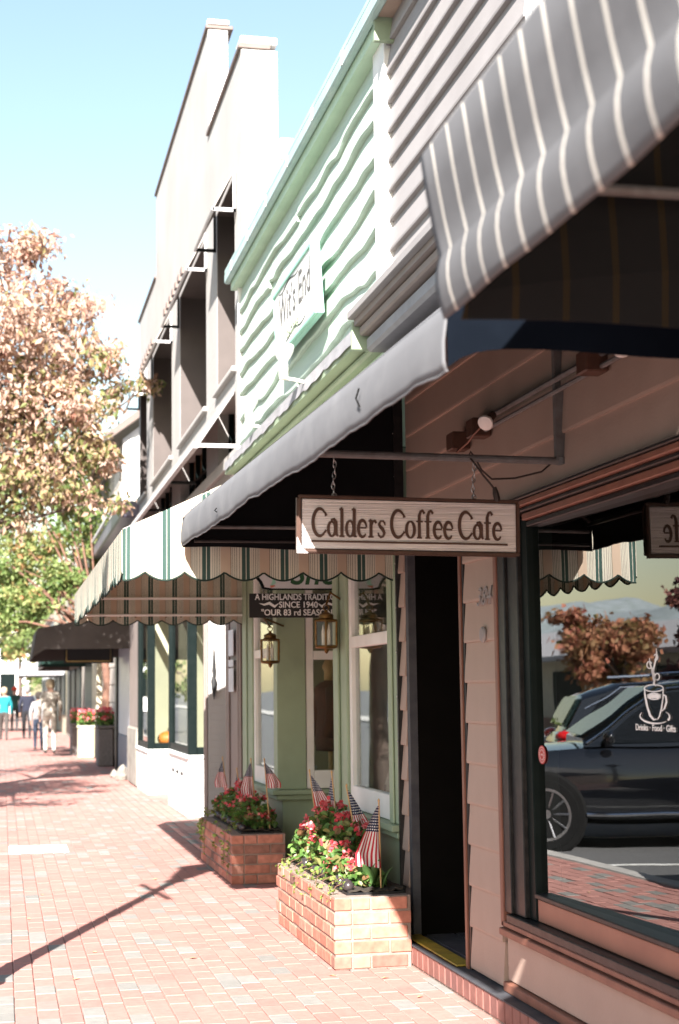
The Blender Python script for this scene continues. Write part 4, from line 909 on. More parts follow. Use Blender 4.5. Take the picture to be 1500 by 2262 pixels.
def begonia(c, r, h, label, nl=240, nf=9, group=None, red=.3, tall=1.):
    t = thing('begonia_plant', label, 'plant', c, group); x, y, z = c
    u = rng.random((nl, 3)); th = u[:, 0]*6.283; rad = r*np.sqrt(u[:, 1]); zz = z+.02+h*(u[:, 2]**.8)*(1-.45*(rad/r)**2)
    cs = np.stack([x+rad*np.cos(th)*.72, y+rad*np.sin(th), zz], 1); ls = rng.uniform(.03, .062, nl)
    v, f = leafcloud(cs, ls, .5, .3, .85); cloudmesh('foliage', v, f, np.clip(rng.normal(.48, .3, nl), 0, 1), LEAFG, t)
    mb = MB()
    for i in range(12):
        a = random.random()*6.283; q = random.random()*r*.8; mb.tube([(x+.2*q*math.cos(a), y+.2*q*math.sin(a), z), (x+q*.72*math.cos(a), y+q*math.sin(a), z+h*.8)], .003, 5)
    mb.build('stems', M_['pink_bark'], t)
    # blossoms: each a cluster of petals
    pc, pl = [], []
    for i in range(nf):
        a = random.random()*6.283; q = r*math.sqrt(random.random()); c0 = np.array([x+.72*q*math.cos(a), y+q*math.sin(a), z+.03+h*(1.06-.45*(q/r)**2)*random.uniform(.62, 1.08)])
        k = random.randint(7, 12); pc.append(c0+rng.normal(0, .013, (k, 3))); pl.append(rng.uniform(.022, .034, k))
    pc = np.concatenate(pc); pl = np.concatenate(pl); v, f = leafcloud(pc, pl, .2, .4, .95); cloudmesh('blossoms', v, f, np.clip(rng.normal(.45, .3, len(pc)), 0, 1), BLOOM, t)
    return t
gP1 = 'begonias in the sunlit planter'; gP2 = 'begonias in the shaded planter'
spots1 = [(1.98, 10.12, .19, .24, 260, 8), (2.05, 9.85, .22, .40, 360, 11), (1.99, 9.55, .22, .36, 360, 10), (2.04, 9.28, .22, .33, 360, 8), (1.96, 9.0, .18, .19, 240, 5), (2.0, 8.76, .13, .12, 140, 3)]
for k, (x, y, r, h, nl, nf) in enumerate(spots1): begonia((x, y, .395), r, h, ['bushy red begonia at the far end of the sunlit planter', 'tallest red begonia in the sunlit planter', 'red begonia in the middle of the sunlit planter', 'red begonia beside the flags of the sunlit planter', 'low red begonia behind the globes of the sunlit planter', 'smallest begonia at the near end of the sunlit planter'][k], int(nl*1.35), int(nf*2), gP1)
spots2 = [(1.98, 14.05, .18, .20, 240, 6), (2.03, 13.75, .2, .28, 300, 7), (1.98, 13.42, .2, .24, 300, 5), (2.03, 13.1, .2, .27, 300, 4), (1.98, 12.82, .19, .22, 260, 5), (2.06, 12.6, .14, .18, 170, 4)]
for k, (x, y, r, h, nl, nf) in enumerate(spots2): begonia((x, y, .395), r, h, ['red begonia at the far end of the shaded planter', 'tall red begonia second from the far end of the shaded planter', 'red begonia third from the far end of the shaded planter', 'red begonia in the middle of the shaded planter', 'red begonia near the vine of the shaded planter', 'small begonia at the near end of the shaded planter'][k], nl, nf+3, gP2)
# big smooth leaves by the near flag
lily = thing('broad_leaved_plant', 'plant with broad upright green leaves at the near end of the sunlit planter', 'plant', (2.0, 8.66, .395))
for k in range(9):
    a = random.uniform(0, 6.28); ln = random.uniform(.13, .2); lean = random.uniform(.3, .8); g = []
    bx, by = 2.03+random.gauss(0, .05), 8.66+random.gauss(0, .035)
    for i in range(7):
        q = i/6; wdt = .03*math.sin(math.pi*min(.98, q*.9+.08)); dx, dy = math.cos(a), math.sin(a); p = Vector((bx+dx*lean*ln*q*q, by+dy*lean*ln*q*q*.5, .395+ln*q*(1-.25*lean*q)))
        g.append([p+Vector((-dy*s_*wdt, dx*s_*wdt, .35*wdt*abs(s_))) for s_ in (-1, 0, 1)])
    MB().sheet(g, .0015, (0, 0, 1)).build('leaf', ramp_mat('lily_leaf', [(0, C(.06, .14, .04)), (1, C(.12, .23, .07))], 'random', .35, .5, trans=.25) if k == 0 else bpy.data.materials['lily_leaf'], lily, True)
def vines(root, pts, n=26, drop=.2):
    cs = []
    mb = MB()
    for (x, y) in pts:
        L_ = drop*random.uniform(.5, 1.3); xx = x; path = []
        for i in range(6):
            q = i/5; path.append((x+.12-(.16*min(1, q*2.2)), y+.02*math.sin(q*5+x), .40+.05*math.sin(min(1, q*2)*math.pi)-max(0, q-.35)*L_*1.5))
        mb.tube(path, .0022, 5)
        for i in range(n):
            q = random.random()*5; a = int(q); b = min(a+1, 5); p = Vector(path[a]).lerp(Vector(path[b]), q-a); cs.append([p.x+random.gauss(0, .012)-.008, p.y+random.gauss(0, .022), p.z+random.gauss(0, .012)])
    mb.build('stems', M_['pink_bark'], root)
    cs = np.array(cs); v, f = leafcloud(cs, rng.uniform(.016, .032, len(cs)), .3, .3, .85); cloudmesh('leaves', v, f, rng.random(len(cs)), IVY, root)
v1 = thing('trailing_vine', 'yellow-green trailing vine along the edge of the sunlit planter', 'vine', (1.83, 9.3, .4)); vines(v1, [(1.83, 8.62+.17*k) for k in range(10)], 30, .10); 
v2 = thing('trailing_vine', 'green vine hanging down the front of the shaded planter', 'vine', (1.8, 13.3, .4)); vines(v2, [(1.80, 12.5), (1.80, 12.75), (1.79, 13.2), (1.79, 13.9), (1.79, 14.1), (1.79, 14.22)], 42, .30)

# ---- little flags
def flag_mat():
    m = bpy.data.materials.new('flag_print'); m.use_nodes = True; t = m.node_tree; b = t.nodes['Principled BSDF']; L = t.links.new; b.inputs['Roughness'].default_value = .8
    uv = N(t, 'ShaderNodeUVMap'); sp = N(t, 'ShaderNodeSeparateXYZ'); L(uv.outputs[0], sp.inputs[0])
    def mth(op, a, b_=None, c=None):
        n_ = N(t, 'ShaderNodeMath', operation=op)
        for i, q in enumerate((a, b_, c)):
            if q is None: continue
            if isinstance(q, (int, float)): n_.inputs[i].default_value = q
            else: L(q, n_.inputs[i])
        return n_.outputs[0]
    u, v = sp.outputs[0], sp.outputs[1]
    stripe = mth('LESS_THAN', mth('FRACT', mth('MULTIPLY', v, 6.5)), .5)
    mx = N(t, 'ShaderNodeMix', data_type='RGBA'); L(stripe, mx.inputs[0]); mx.inputs[6].default_value = C(.72, .70, .68); mx.inputs[7].default_value = C(.42, .02, .035)
    # staggered star rows
    su = mth('MULTIPLY', u, 22.); row = mth('FLOOR', su); odd = mth('MULTIPLY', mth('MODULO', row, 2.), .5)
    fu = mth('SUBTRACT', mth('FRACT', su), .5); fv = mth('SUBTRACT', mth('FRACT', mth('ADD', mth('MULTIPLY', v, 7.), odd)), .5)
    dd = mth('ADD', mth('MULTIPLY', fu, fu), mth('MULTIPLY', fv, fv)); star = mth('LESS_THAN', dd, .07)
    mc = N(t, 'ShaderNodeMix', data_type='RGBA'); L(star, mc.inputs[0]); mc.inputs[6].default_value = C(.012, .018, .06); mc.inputs[7].default_value = C(.75, .74, .73)
    cant = mth('MULTIPLY', mth('LESS_THAN', u, .42), mth('GREATER_THAN', v, .0))
    m3 = N(t, 'ShaderNodeMix', data_type='RGBA'); L(cant, m3.inputs[0]); L(mx.outputs[2], m3.inputs[6]); L(mc.outputs[2], m3.inputs[7]); L(m3.outputs[2], b.inputs['Base Color'])
    tr_ = N(t, 'ShaderNodeBsdfTranslucent'); L(m3.outputs[2], tr_.inputs[0]); ms = N(t, 'ShaderNodeMixShader'); ms.inputs[0].default_value = .3
    L(b.outputs[0], ms.inputs[1]); L(tr_.outputs[0], ms.inputs[2]); L(ms.outputs[0], t.nodes['Material Output'].inputs[0])
    return m
FLAG = flag_mat()
def small_flag(base, top, side, h, wdt, label, group, seed=0, back=0.):
    """drooping stick flag: the stripes hang down the fly, cloth fans out towards `side` in x"""
    t = thing('stick_flag', label, 'flag', base, group); rr = random.Random(seed); b, tp = Vector(base), Vector(top)
    MB().tube([b, tp], .0045, 7).build('stick', M_['stick'], t)
    MB().lathe([(.004, 0), (.007, .006), (.006, .014), (.001, .022)], tuple(tp), 8).build('finial', M_['stick'], t)
    nu, nv = 18, 14; vs, fs, uvs = [], [], []; ax = (b-tp).normalized(); ph = rr.uniform(0, 6)
    for i in range(nu+1):
        u = i/nu
        for j in range(nv+1):
            v = j/nv; wd = wdt*(.06+.94*min(1, u*1.25)**.9)*(1-.12*max(0, u-.8)*5*.2)
            p = tp+ax*(.02+h*u*(1-.10*v)) + Vector((side*wd*v, back*wd*v+.018*math.sin(v*9+u*3+ph)*u, -.02*v*u))
            p.y -= .004; vs.append(p); uvs.append((u, v))
    for i in range(nu):
        for j in range(nv): fs.append((i*(nv+1)+j, i*(nv+1)+j+1, (i+1)*(nv+1)+j+1, (i+1)*(nv+1)+j))
    me = bpy.data.meshes.new('cloth'); me.from_pydata([tuple(p) for p in vs], [], fs); ul = me.uv_layers.new(name='UVMap')
    for lp in me.loops: ul.data[lp.index].uv = uvs[lp.vertex_index]
    link('cloth', me, FLAG, t, True)
    return t
g1, g2 = 'flags in the sunlit planter', 'flags in the shaded planter'
small_flag((2.075, 8.64, .40), (2.068, 8.63, .875), -1, .34, .145, 'small stars and stripes flag, rightmost in the sunlit planter', g1, 1)
small_flag((2.13, 9.35, .40), (2.035, 9.32, .92), 1, .36, .13, 'small stars and stripes flag, middle stick of the sunlit planter', g1, 2)
small_flag((2.09, 9.75, .40), (2.04, 9.78, .98), -.5, .36, .12, 'small stars and stripes flag half hidden by the sunlit begonias', g1, 3, .6)
small_flag((2.06, 10.22, .40), (1.99, 10.25, .965), 1, .25, .12, 'small stars and stripes flag at the far end of the sunlit planter', g1, 4)
small_flag((2.10, 12.5, .40), (2.055, 12.48, .95), 1, .2, .12, 'small stars and stripes flag, rightmost in the shaded planter', g2, 5)
small_flag((2.08, 13.0, .40), (2.03, 13.02, .93), -.9, .27, .13, 'small stars and stripes flag hanging left, middle of the shaded planter', g2, 6)
small_flag((2.06, 13.7, .40), (2.015, 13.72, .82), -.3, .2, .10, 'small stars and stripes flag seen edge-on in the shaded planter', g2, 7, .6)
small_flag((2.02, 14.15, .40), (1.955, 14.2, .90), -1, .24, .10, 'small stars and stripes flag at the far end of the shaded planter', g2, 8)

# ================================================================== BROWN BUILDING (y 15.1 .. 27.2)
PALE = mat('pale_grey_tube', C(.55, .54, .54), .5)
bb = thing('greige_building', 'tall greige two-storey building with stepped parapet and small window awnings', 'building', (4, 21, 0))
def B(name, mt, *a, bevel=0): return BX(name, M_[mt], bb, *a, bevel=bevel)
OPEN = [(15.62, 16.98), (17.95, 20.72), (21.8, 24.6), (25.75, 27.0)]
B('front_wall', 'bldg', FX, FX+.35, 15.102, 27.2, 6.83, 8.0)
B('raised_parapet', 'bldg', FX, FX+.23, 17.7, 24.14, 8.001, 9.33)
edges = [15.102] + [q for a in OPEN for q in a] + [27.2]
for i in range(0, len(edges), 2): B('pier', 'bldg', FX, FX+.58, edges[i], edges[i+1], 3.93, 6.829)
B('spandrel', 'bldg', FX+.002, FX+.35, 15.11, 27.19, 4.56, 4.75)
for k, (a, b) in enumerate(OPEN):
    B('window_sill', 'bldg', FX-.05, FX+.49, a-.08, b+.08, 4.752, 4.81, bevel=.01)
B('string_course', 'bldg', FX-.06, FX+.2, 15.12, 27.22, 3.80, 3.928, bevel=.012)
B('sign_band', 'bldg_trim', FX-.01, FX+.3, 15.11, 27.2, 2.9, 3.798)
for (a, b, z) in ((15.08, 17.69, 8.0), (17.68, 24.16, 9.33), (24.145, 27.22, 8.0)):
    B('coping', 'coping', FX-.03, FX+.30, a, b, z+.002, z+.05, bevel=.006); 
B('coping_cap', 'wbrick', FX-.01, FX+.37, 15.075, 15.4, 8.052, 8.13, bevel=.01); B('coping_cap', 'wbrick', FX-.01, FX+.25, 17.66, 17.95, 9.382, 9.44, bevel=.01)
B('end_wall', 'wbrick', FX+.012, FX+.37, 15.094, 15.4, 3.0, 7.99); B('end_wall', 'wbrick', FX+.371, 9, 15.10, 15.4, 3.0, 6.86)
B('end_parapet', 'wbrick', FX+.02, FX+.232, 17.694, 17.9, 8.0, 9.32)
B('end_cornice', 'wbrick', FX+.375, 9, 14.98, 15.4, 6.862, 6.95, bevel=.02); B('end_cornice', 'wbrick', FX+.375, 9, 15.02, 15.4, 6.952, 7.06, bevel=.02); B('roof_tiles', 'coping', FX+.6, 9, 15.02, 27, 7.065, 7.12, bevel=.02)
B('far_end_wall', 'bldg', FX+.35, 9, 26.9, 27.2, 0, 7.99)
for k, (a, b) in enumerate(OPEN):
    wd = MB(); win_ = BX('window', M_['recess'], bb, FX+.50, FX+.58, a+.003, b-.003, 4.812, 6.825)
    win_['label'] = 'tall recessed upper window'
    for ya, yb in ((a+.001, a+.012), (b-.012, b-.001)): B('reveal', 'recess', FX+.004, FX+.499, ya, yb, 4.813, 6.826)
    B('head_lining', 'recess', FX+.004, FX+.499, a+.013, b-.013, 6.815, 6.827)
    n_p = 1 if b-a < 1.6 else 2; w_ = (b-a-.16)/n_p
    for q in range(n_p):
        y0 = a+.08+q*w_+.05; y1 = a+.08+(q+1)*w_-.05
        f1 = MB(); f1.box(FX+.44, FX+.499, y0, y1, 4.86, 6.78); ob = f1.build('sash_frame', M_['dgreen'], win_)
        for ya_, yb_ in ((y0-.03, y0), (y1, y1+.03)): MB().box(FX+.425, FX+.499, ya_, yb_, 4.86, 6.78).build('frame_bead', PALE, win_)
        MB().box(FX+.43, FX+.436, y0+.06, y1-.06, 4.92, 6.72).build('pane', GLASS, win_)
    # transom lights under the lower awning
    tw = BX('transom_window', M_['tan_blind'], bb, FX+.18, FX+.24, a+.003, b-.003, 3.93, 4.558)
    m_ = max(2, int((b-a)/.62))
    for q in range(m_+1): yy = a+.02+(b-a-.04)*q/m_; MB().box(FX+.12, FX+.178, yy-.02, yy+.02, 3.93, 4.556).build('mullion', M_['dgreen'], tw)
    MB().box(FX+.125, FX+.176, a+.004, b-.004, 4.20, 4.235).build('glazing_bar', M_['dgreen'], tw)
SHADE_BAR = M_['black_trim']  # dark bars: shade on the pale frames put into the colour
AWT = mat('greige_awning_cloth', C(.34, .30, .28), .9, C(.29, .26, .24), 3, bump=.2, bscale=9)
for k, (a, b) in enumerate(OPEN):
    t = thing('window_awning', ['small framed awning over the window nearest the green shop, greige building', 'small framed awning over the second upper window, greige building', 'small framed awning over the third upper window, greige building', 'small framed awning over the farthest upper window, greige building'][k], 'awning', (2.2, (a+b)/2, 6.4), 'small upper awnings of the greige building')
    a0, b0 = a-.16, b+.02; zt, zb, xf = 6.86, 6.42, 2.055
    g = [[(FX-.012+(xf-FX+.012)*j/3, a0+(b0-a0)*i/6, zt+(zb-zt)*j/3) for j in range(4)] for i in range(7)]
    MB().sheet(g, .012, (-.7, 0, .7)).build('cloth', AWT, t)
    for yy, mm in ((a0+.012, PALE), (b0-.012, SHADE_BAR)):
        for p, q in (((FX-.025, zt-.02), (FX-.025, zb)), ((FX-.025, zb), (xf+.01, zb))):
            mb = MB(); x0, x1 = sorted((p[0], q[0])); z0, z1 = sorted((p[1], q[1])); mb.box(x0-.014, x1+.014, yy-.012, yy+.012, z0-.018, z1+.018); mb.build('frame_bar', mm, t)
    MB().tube([(xf, a0, zb), (xf, b0, zb)], .018, 8).build('front_bar', PALE, t)
    if k in (1, 2):
        for q in range(7): MB().box(xf-.03, xf+.0, a0+.3+q*.34, a0+.46+q*.34, zb+.03, zb+.11).build('hem_tab', M_['coping'], t)
lo = thing('long_awning_frame', 'long pale framed awning above the transom lights, greige building', 'awning', (2.1, 21, 4))
a0, b0, zt, zb, xf = 15.60, 27.1, 4.57, 3.99, 1.89
g = [[(FX-.012+(xf-FX+.012)*j/3, a0+(b0-a0)*i/20, zt+(zb-zt)*j/3) for j in range(4)] for i in range(21)]
MB().sheet(g, .012, (-.7, 0, .7)).build('cloth', AWT, lo)
MB().box(xf-.03, xf+.02, a0, b0, zb-.03, zb+.03).build('front_bar', PALE, lo)
for k in range(5):
    yy = a0+.02+(b0-a0-.06)*k/4; mm = PALE if k in (0, 4) else SHADE_BAR
    MB().box(xf+.021, FX-.062 if k else FX-.002, yy-.016, yy+.016, zb-.02, zb+.018).build('arm', mm, lo)
    MB().tube([(FX-.03, yy, zt-.03), (xf+.02, yy, zb+.015)], .018, 6).build('rafter', mm, lo)
# shop front at street level
B('corner_pier', 'bldg_trim', FX-.02, FX+.4, 15.11, 16.16, 0, 2.895)
for yy in (15.16, 15.32, 15.98, 16.10): B('pier_moulding', 'bldg_trim', FX-.045, FX-.021, yy-.035, yy+.035, .0, 2.88, bevel=.012)
B('plinth', 'bldg_trim', FX-.06, FX+.1, 15.105, 16.17, .0, .12, bevel=.01)
B('entry_back_wall', 'bldg_trim', 3.0, 3.1, 16.16, 19.0, 0, 2.895); B('side_pier', 'bldg', 2.19, 2.46, 17.0, 17.42, 0, 2.895); 
for dx in (.0, .05): B('pier_moulding', 'bldg_trim', 2.165-.0+dx*0, 2.188, 17.03+dx*3, 17.09+dx*3, 0, 2.88, bevel=.008)
sc = thing('iron_sconce', 'slender dark iron ornament on the lit pier of the greige building', 'ornament', (2.27, 16.97, 1.6))
MB().lathe([(.003, 0), (.022, .1), (.032, .2), (.012, .26), (.02, .30), (.004, .55)], (2.245, 16.965, 1.42), 10).build('stem', M_['ink'], sc, 'auto'); BX('wall_plate', M_['ink'], sc, 2.235, 2.255, 16.975, 16.998, 1.55, 1.68)
for k, (z0, z1) in enumerate(((1.86, 2.12), (1.75, 1.82), (1.50, 1.735))):
    o = BX('wall_notice', M_['paper'], None, FX-.052, FX-.047, 15.52, 15.86, z0, z1); tag(o, ['upper tall paper notice on the brown pier', 'narrow middle paper notice on the brown pier', 'lower paper notice on the brown pier'][k], 'notice', 'notices on the brown pier')
def bay(y0, y1, x0, xr, name, label, base_h, slots):
    t = thing(name, label, 'shop window', (x0+.3, (y0+y1)/2, 0))
    BX('base', M_['white'], t, x0, xr, y0, y1, 0, base_h, bevel=.006)
    BX('base_cap', M_['white'], t, x0-.03, xr, y0-.03, y1+.02, base_h+.002, base_h+.045, bevel=.008)
    for q in range(2): 
        w_ = (y1-y0)/2; BX('panel', M_['white'], t, x0-.012, x0-.0005, y0+w_*q+.1, y0+w_*(q+1)-.1, .12, base_h-.14, bevel=.004)
    BX('panel', M_['white'], t, x0+.08, xr-.08, y0-.012, y0-.0005, .12, base_h-.14, bevel=.004)
    if slots:
        for q in range(3): BX('vent_slot', M_['ink'], t, x0-.0145, x0-.0125, y0+.45+q*.5, y0+.72+q*.5, base_h-.22, base_h-.18)
    z0, z1 = base_h+.046, 2.893
    for (xa, ya) in ((x0, y0), (x0, y1-.11), (xr-.11, y0)): BX('post', M_['dgreen'], t, xa, xa+.11, ya, ya+.11, z0, z1, bevel=.008)
    for za, zc in ((z0, z0+.09), (z1-.12, z1)):
        BX('rail', M_['dgreen'], t, x0+.01, x0+.09, y0+.111, y1-.111, za, zc); BX('rail', M_['dgreen'], t, x0+.111, xr-.111, y0+.01, y0+.09, za, zc)
    MB().box(x0+.04, x0+.045, y0+.11, y1-.11, z0+.09, z1-.12).build('pane', GLASS, t); MB().box(x0+.11, xr-.11, y0+.04, y0+.045, z0+.09, z1-.12).build('pane', GLASS, t)
    BX('display_floor', M_['cream'], t, x0+.12, xr, y0+.1, y1, z0-.002, z0+.02); BX('back_panel', M_['cream'], t, xr, xr+.05, y0, y1, z0, z1); BX('inner_end_panel', M_['cream'], t, x0+.12, xr, y1-.05, y1-.002, z0+.02, z1)
    return t
bay(19.0, 21.3, 2.2, 2.95, 'bay_shop_window', 'dark green framed bay window on a white panelled base, nearer one', .70, True)
bay(23.5, 25.3, 2.12, 2.95, 'bay_shop_window', 'dark green framed bay window on a white base, farther one with a pumpkin inside', .62, False)
B('entry_back_wall', 'cream', 3.0, 3.1, 19.0, 25.3, 0, 2.895); B('entry_door', 'dgreen', 2.95, 2.999, 21.8, 22.9, .02, 2.2)
pk = thing('pumpkin', 'orange pumpkin standing in the farther bay window', 'pumpkin', (2.45, 23.75, .69))
mb = MB(); vs = []
for i in range(9):
    q = math.pi*i/8
    for j in range(24):
        a = 2*math.pi*j/24; r_ = .16*math.sin(q)*(1-.09*abs(math.sin(a*4)))+.002; vs.append((2.45+r_*math.cos(a), 23.78+r_*math.sin(a), .81-.115*math.cos(q)))
mb.add(vs, [(i*24+j, i*24+(j+1) % 24, (i+1)*24+(j+1) % 24, (i+1)*24+j) for i in range(8) for j in range(24)]); mb.build('fruit', mat('pumpkin_skin', C(.42, .13, .02), .5), pk, True)
MB().tube([(2.45, 23.78, .92), (2.46, 23.78, .97), (2.49, 23.78, .985)], [.018, .013, .011], 7).build('stalk', M_['bark'], pk)
ov = thing('oval_window_sign', 'white oval sign with a blue shield high in the farther bay window', 'sign', (2.5, 23.48, 2.2)); Mo = basis((2.55, 23.485, 2.2), (1, 0, 0), (0, 0, 1))
mb = MB().prism([(.11*math.cos(a), .15*math.sin(a)) for a in [i*.3142 for i in range(20)]], 0, .004, 'z'); mb.v = [tuple(Mo @ Vector(p)) for p in mb.v]; mb.build('disc', M_['decal'], ov)
mb = MB().prism([(-.05, .06), (.05, .06), (.045, -.02), (0, -.08), (-.045, -.02)], .0045, .007, 'z'); mb.v = [tuple(Mo @ Vector(p)) for p in mb.v]; mb.build('shield', M_['slate_blue'], ov)
B('far_pier', 'bldg_trim', 2.14, FX+.4, 25.32, 27.2, .95, 2.895); B('stone_base', 'stone', 2.10, FX+.4, 25.31, 27.2, 0, .945, bevel=.03)

# ================================================================== LOWER SHOP AND STONE HOUSE BEYOND
sh = thing('low_shop', 'low shop with a violet-grey metal gutter between the greige and stone buildings', 'building', (4, 29, 0))
BX('wall', M_['bldg_trim'], sh, FX+.05, 8, 27.21, 30.9, 0, 4.3); BX('gutter', M_['metalgutter'], sh, 1.98, FX+.3, 27.3, 36.5, 4.55, 4.85, bevel=.03); BX('gutter_lip', PALE, sh, 1.93, 1.975, 27.3, 36.6, 4.86, 4.93, bevel=.01); BX('roof', M_['metalgutter'], sh, 2.31, 8, 27.21, 30.9, 4.86, 4.95)
BX('door_frame', M_['black_trim'], sh, 2.20, FX+.06, 31.25, 31.6, 0, 2.5); BX('door_panel', M_['pale_door'], sh, 2.24, FX+.04, 27.4, 31.2, .72, 2.42, bevel=.01); BX('kick_panel', M_['slate_blue'], sh, 2.235, FX+.04, 28.1, 31.2, .05, .715, bevel=.01); BX('door_stile', M_['pale_door'], sh, 2.22, FX+.04, 27.35, 28.05, .05, .71, bevel=.01)
def rock(c, r_, seed, label):
    t = thing('garden_rock', label, 'rock', c, 'rocks by the blue-grey door'); rr = random.Random(seed); mb = MB().sphere((0, 0, 0), 1, 14); ph = [rr.uniform(0, 6) for _ in range(6)]; vs = []
    for x, y, z in mb.v: q = 1+.16*math.sin(3*x+ph[0])+.14*math.sin(4*y+ph[1])+.12*math.sin(4*z+ph[2])+.07*math.sin(9*x+7*y+ph[3]); vs.append((c[0]+x*q*r_[0], c[1]+y*q*r_[1], max(0, c[2]+r_[2]*.5+z*q*r_[2])))
    mb.v = vs; mb.build('stone', M_['stone'], t)
rock((2.06, 27.75, 0), (.13, .3, .16), 3, 'larger mottled rock on the pavement below the blue-grey door'); rock((1.98, 28.6, 0), (.08, .14, .08), 4, 'smaller rock beside the larger one below the blue-grey door')
da = thing('dark_taupe_awning', 'dark taupe awning over the low shop doorway', 'awning', (1.4, 29, 2.2))
MB().prism([(.50, 2.13), (.58, 2.62), (2.32, 2.95), (2.32, 2.28), (2.2, 2.27), (.72, 2.27)], 27.50, 27.52, 'y').build('end_panel', M_['darkawn'], da)
MB().prism([(.50, 2.13), (.58, 2.62), (2.32, 2.95), (2.32, 2.28), (2.2, 2.20), (.55, 2.12)], 31.2, 31.22, 'y').build('end_panel', M_['darkawn'], da)
MB().prism([(.495, 2.12), (.575, 2.625), (2.32, 2.955), (2.32, 2.935), (.595, 2.605), (.515, 2.12)], 27.521, 31.199, 'y').build('canvas', M_['darkawn'], da)
sb = thing('gilt_shop_board', 'black board with a gilt border hanging inside the dark taupe awning', 'sign', (1.6, 30.6, 2.2)); BX('board', M_['ink'], sb, 1.15, 2.1, 30.6, 30.63, 2.08, 2.42); mb = MB(); Mg = basis((1.62, 30.598, 2.25), (1, 0, 0), (0, 0, 1)); ribbon(mb, [(-.42, -.13), (.42, -.13), (.42, .13), (-.42, .13), (-.42, -.13)], [.02]*5, Mg, .003); mb.build('gilt_border', M_['gold'], sb)
MB().tube([(1.25, 30.62, 2.42), (1.25, 30.62, 2.72)], .008, 5).build('hanger', M_['ink'], sb); MB().tube([(2.0, 30.62, 2.42), (2.0, 30.62, 2.86)], .008, 5).build('hanger', M_['ink'], sb)
fl = thing('grey_floodlight', 'grey floodlight at the far end of the violet-grey gutter', 'floodlight', (1.75, 36.3, 4.7)); MB().lathe([(.05, 0), (.2, .1), (.24, .5), (.18, .6), (.05, .62)], (1.78, 36.2, 4.2), 14).build('housing', PALE, fl, 'auto'); MB().tube([(1.78, 36.2, 4.8), (1.95, 36.2, 4.9)], .03, 6).build('arm', PALE, fl)
hs = thing('stone_house', 'white gabled house with a stone front corner beyond the low shop', 'building', (5, 36, 0))
BX('side_wall', M_['white'], hs, FX+.003, 9, 31.0, 31.3, 0, 6.55); BX('front_wall', M_['stone'], hs, FX, FX+.3, 31.302, 46, 0, 6.55)
for k in range(17):
    for q in range(2): BX('quoin', ramp_mat('quoin_stone', [(0, C(.42, .37, .32)), (1, C(.58, .53, .47))], 'random', .9, jitter=.2) if (k == 0 and q == 0) else bpy.data.materials['quoin_stone'], hs, FX-.02, FX+.0, 31.35+q*1.6+(k % 2)*.4, 32.85+q*1.55+(k % 2)*.4, .2+k*.37, .55+k*.37, bevel=.015)
MB().prism([(FX-.35, 6.45), (5.6, 9.2), (9.2, 6.45), (9.2, 6.6), (5.6, 9.4), (FX-.35, 6.6)], 30.7, 46.2, 'y').build('roof', M_['coping'], hs); MB().prism([(FX, 6.55), (9, 6.55), (5.6, 9.1)], 31.05, 31.2, 'y').build('gable', M_['white'], hs)
BX('cream_column', M_['cream'], hs, FX-.12, FX+.05, 37.5, 39.5, 0, 2.5); BX('shop_window', M_['dgreen'], hs, FX-.06, FX-.005, 40, 44, .7, 2.4, bevel=.02)
# farther fronts along the pavement
for k, (y0, y1, h, mt, label) in enumerate(((46.2, 58, 5.2, 'stone', 'brown stone shop front far down the pavement'), (58.2, 74, 6.2, 'cream', 'cream shop front far down the pavement'), (74.2, 96, 5.0, 'white', 'pale shop front at the end of the pavement'))):
    t = thing('far_shop', label, 'building', (5, (y0+y1)/2, 0), 'shops far down the pavement')
    BX('wall', M_[mt], t, FX+.02*k, 9, y0, y1, 0, h); BX('cornice', M_['coping'], t, FX-.15, 9, y0, y1, h+.002, h+.2, bevel=.02)
    for q in range(3):
        yy = y0+1+q*(y1-y0-1)/3; BX('window', M_['dgreen'], t, FX-.04, FX-.002, yy, yy+(y1-y0)/4.5, .7, 2.3, bevel=.02); BX('upper_window', M_['dgreen'], t, FX-.04, FX-.002, yy+.4, yy+(y1-y0)/6, 3.2, 4.5, bevel=.02)
def simple_awning(y0, y1, x0, z0, z1, mt, label):
    t = thing('far_awning', label, 'awning', (1.5, (y0+y1)/2, z0), 'awnings far down the pavement')
    MB().prism([(x0, z0), (x0+.03, z0+.25), (FX, z1), (FX, z1-.03), (x0+.06, z0+.25), (x0+.03, z0)], y0+.021, y1-.021, 'y').build('canvas', M_[mt], t)
    for yy in (y0, y1-.02): MB().prism([(x0, z0), (x0+.03, z0+.25), (FX, z1), (FX, z0)], yy, yy+.02, 'y').build('end_panel', M_[mt], t)
simple_awning(40, 44.5, .95, 2.25, 2.95, 'greenawn', 'dark green awning beyond the dark taupe one'); simple_awning(60, 68, .62, 2.2, 3.1, 'greyawn', 'light grey awning behind the walkers'); simple_awning(47, 56, 1.2, 2.3, 3.0, 'darkawn', 'brown awning on the stone shop front')
wh = thing('white_end_building', 'bright white building closing the view down the street', 'building', (-2, 130, 0)); BX('wall', M_['white'], wh, -9, 2.2, 130, 140, 0, 7); MB().prism([(-9.5, 7), (2.7, 7), (-3.4, 10.5)], 129.6, 140.5, 'y').build('roof', M_['roof'], wh)
for k in range(4): BX('window', M_['dgreen'], wh, -8+k*2.6, -6.8+k*2.6, 129.93, 129.99, 1.2, 3.2); BX('window', M_['dgreen'], wh, -8+k*2.6, -6.8+k*2.6, 129.93, 129.99, 4.3, 6.0)
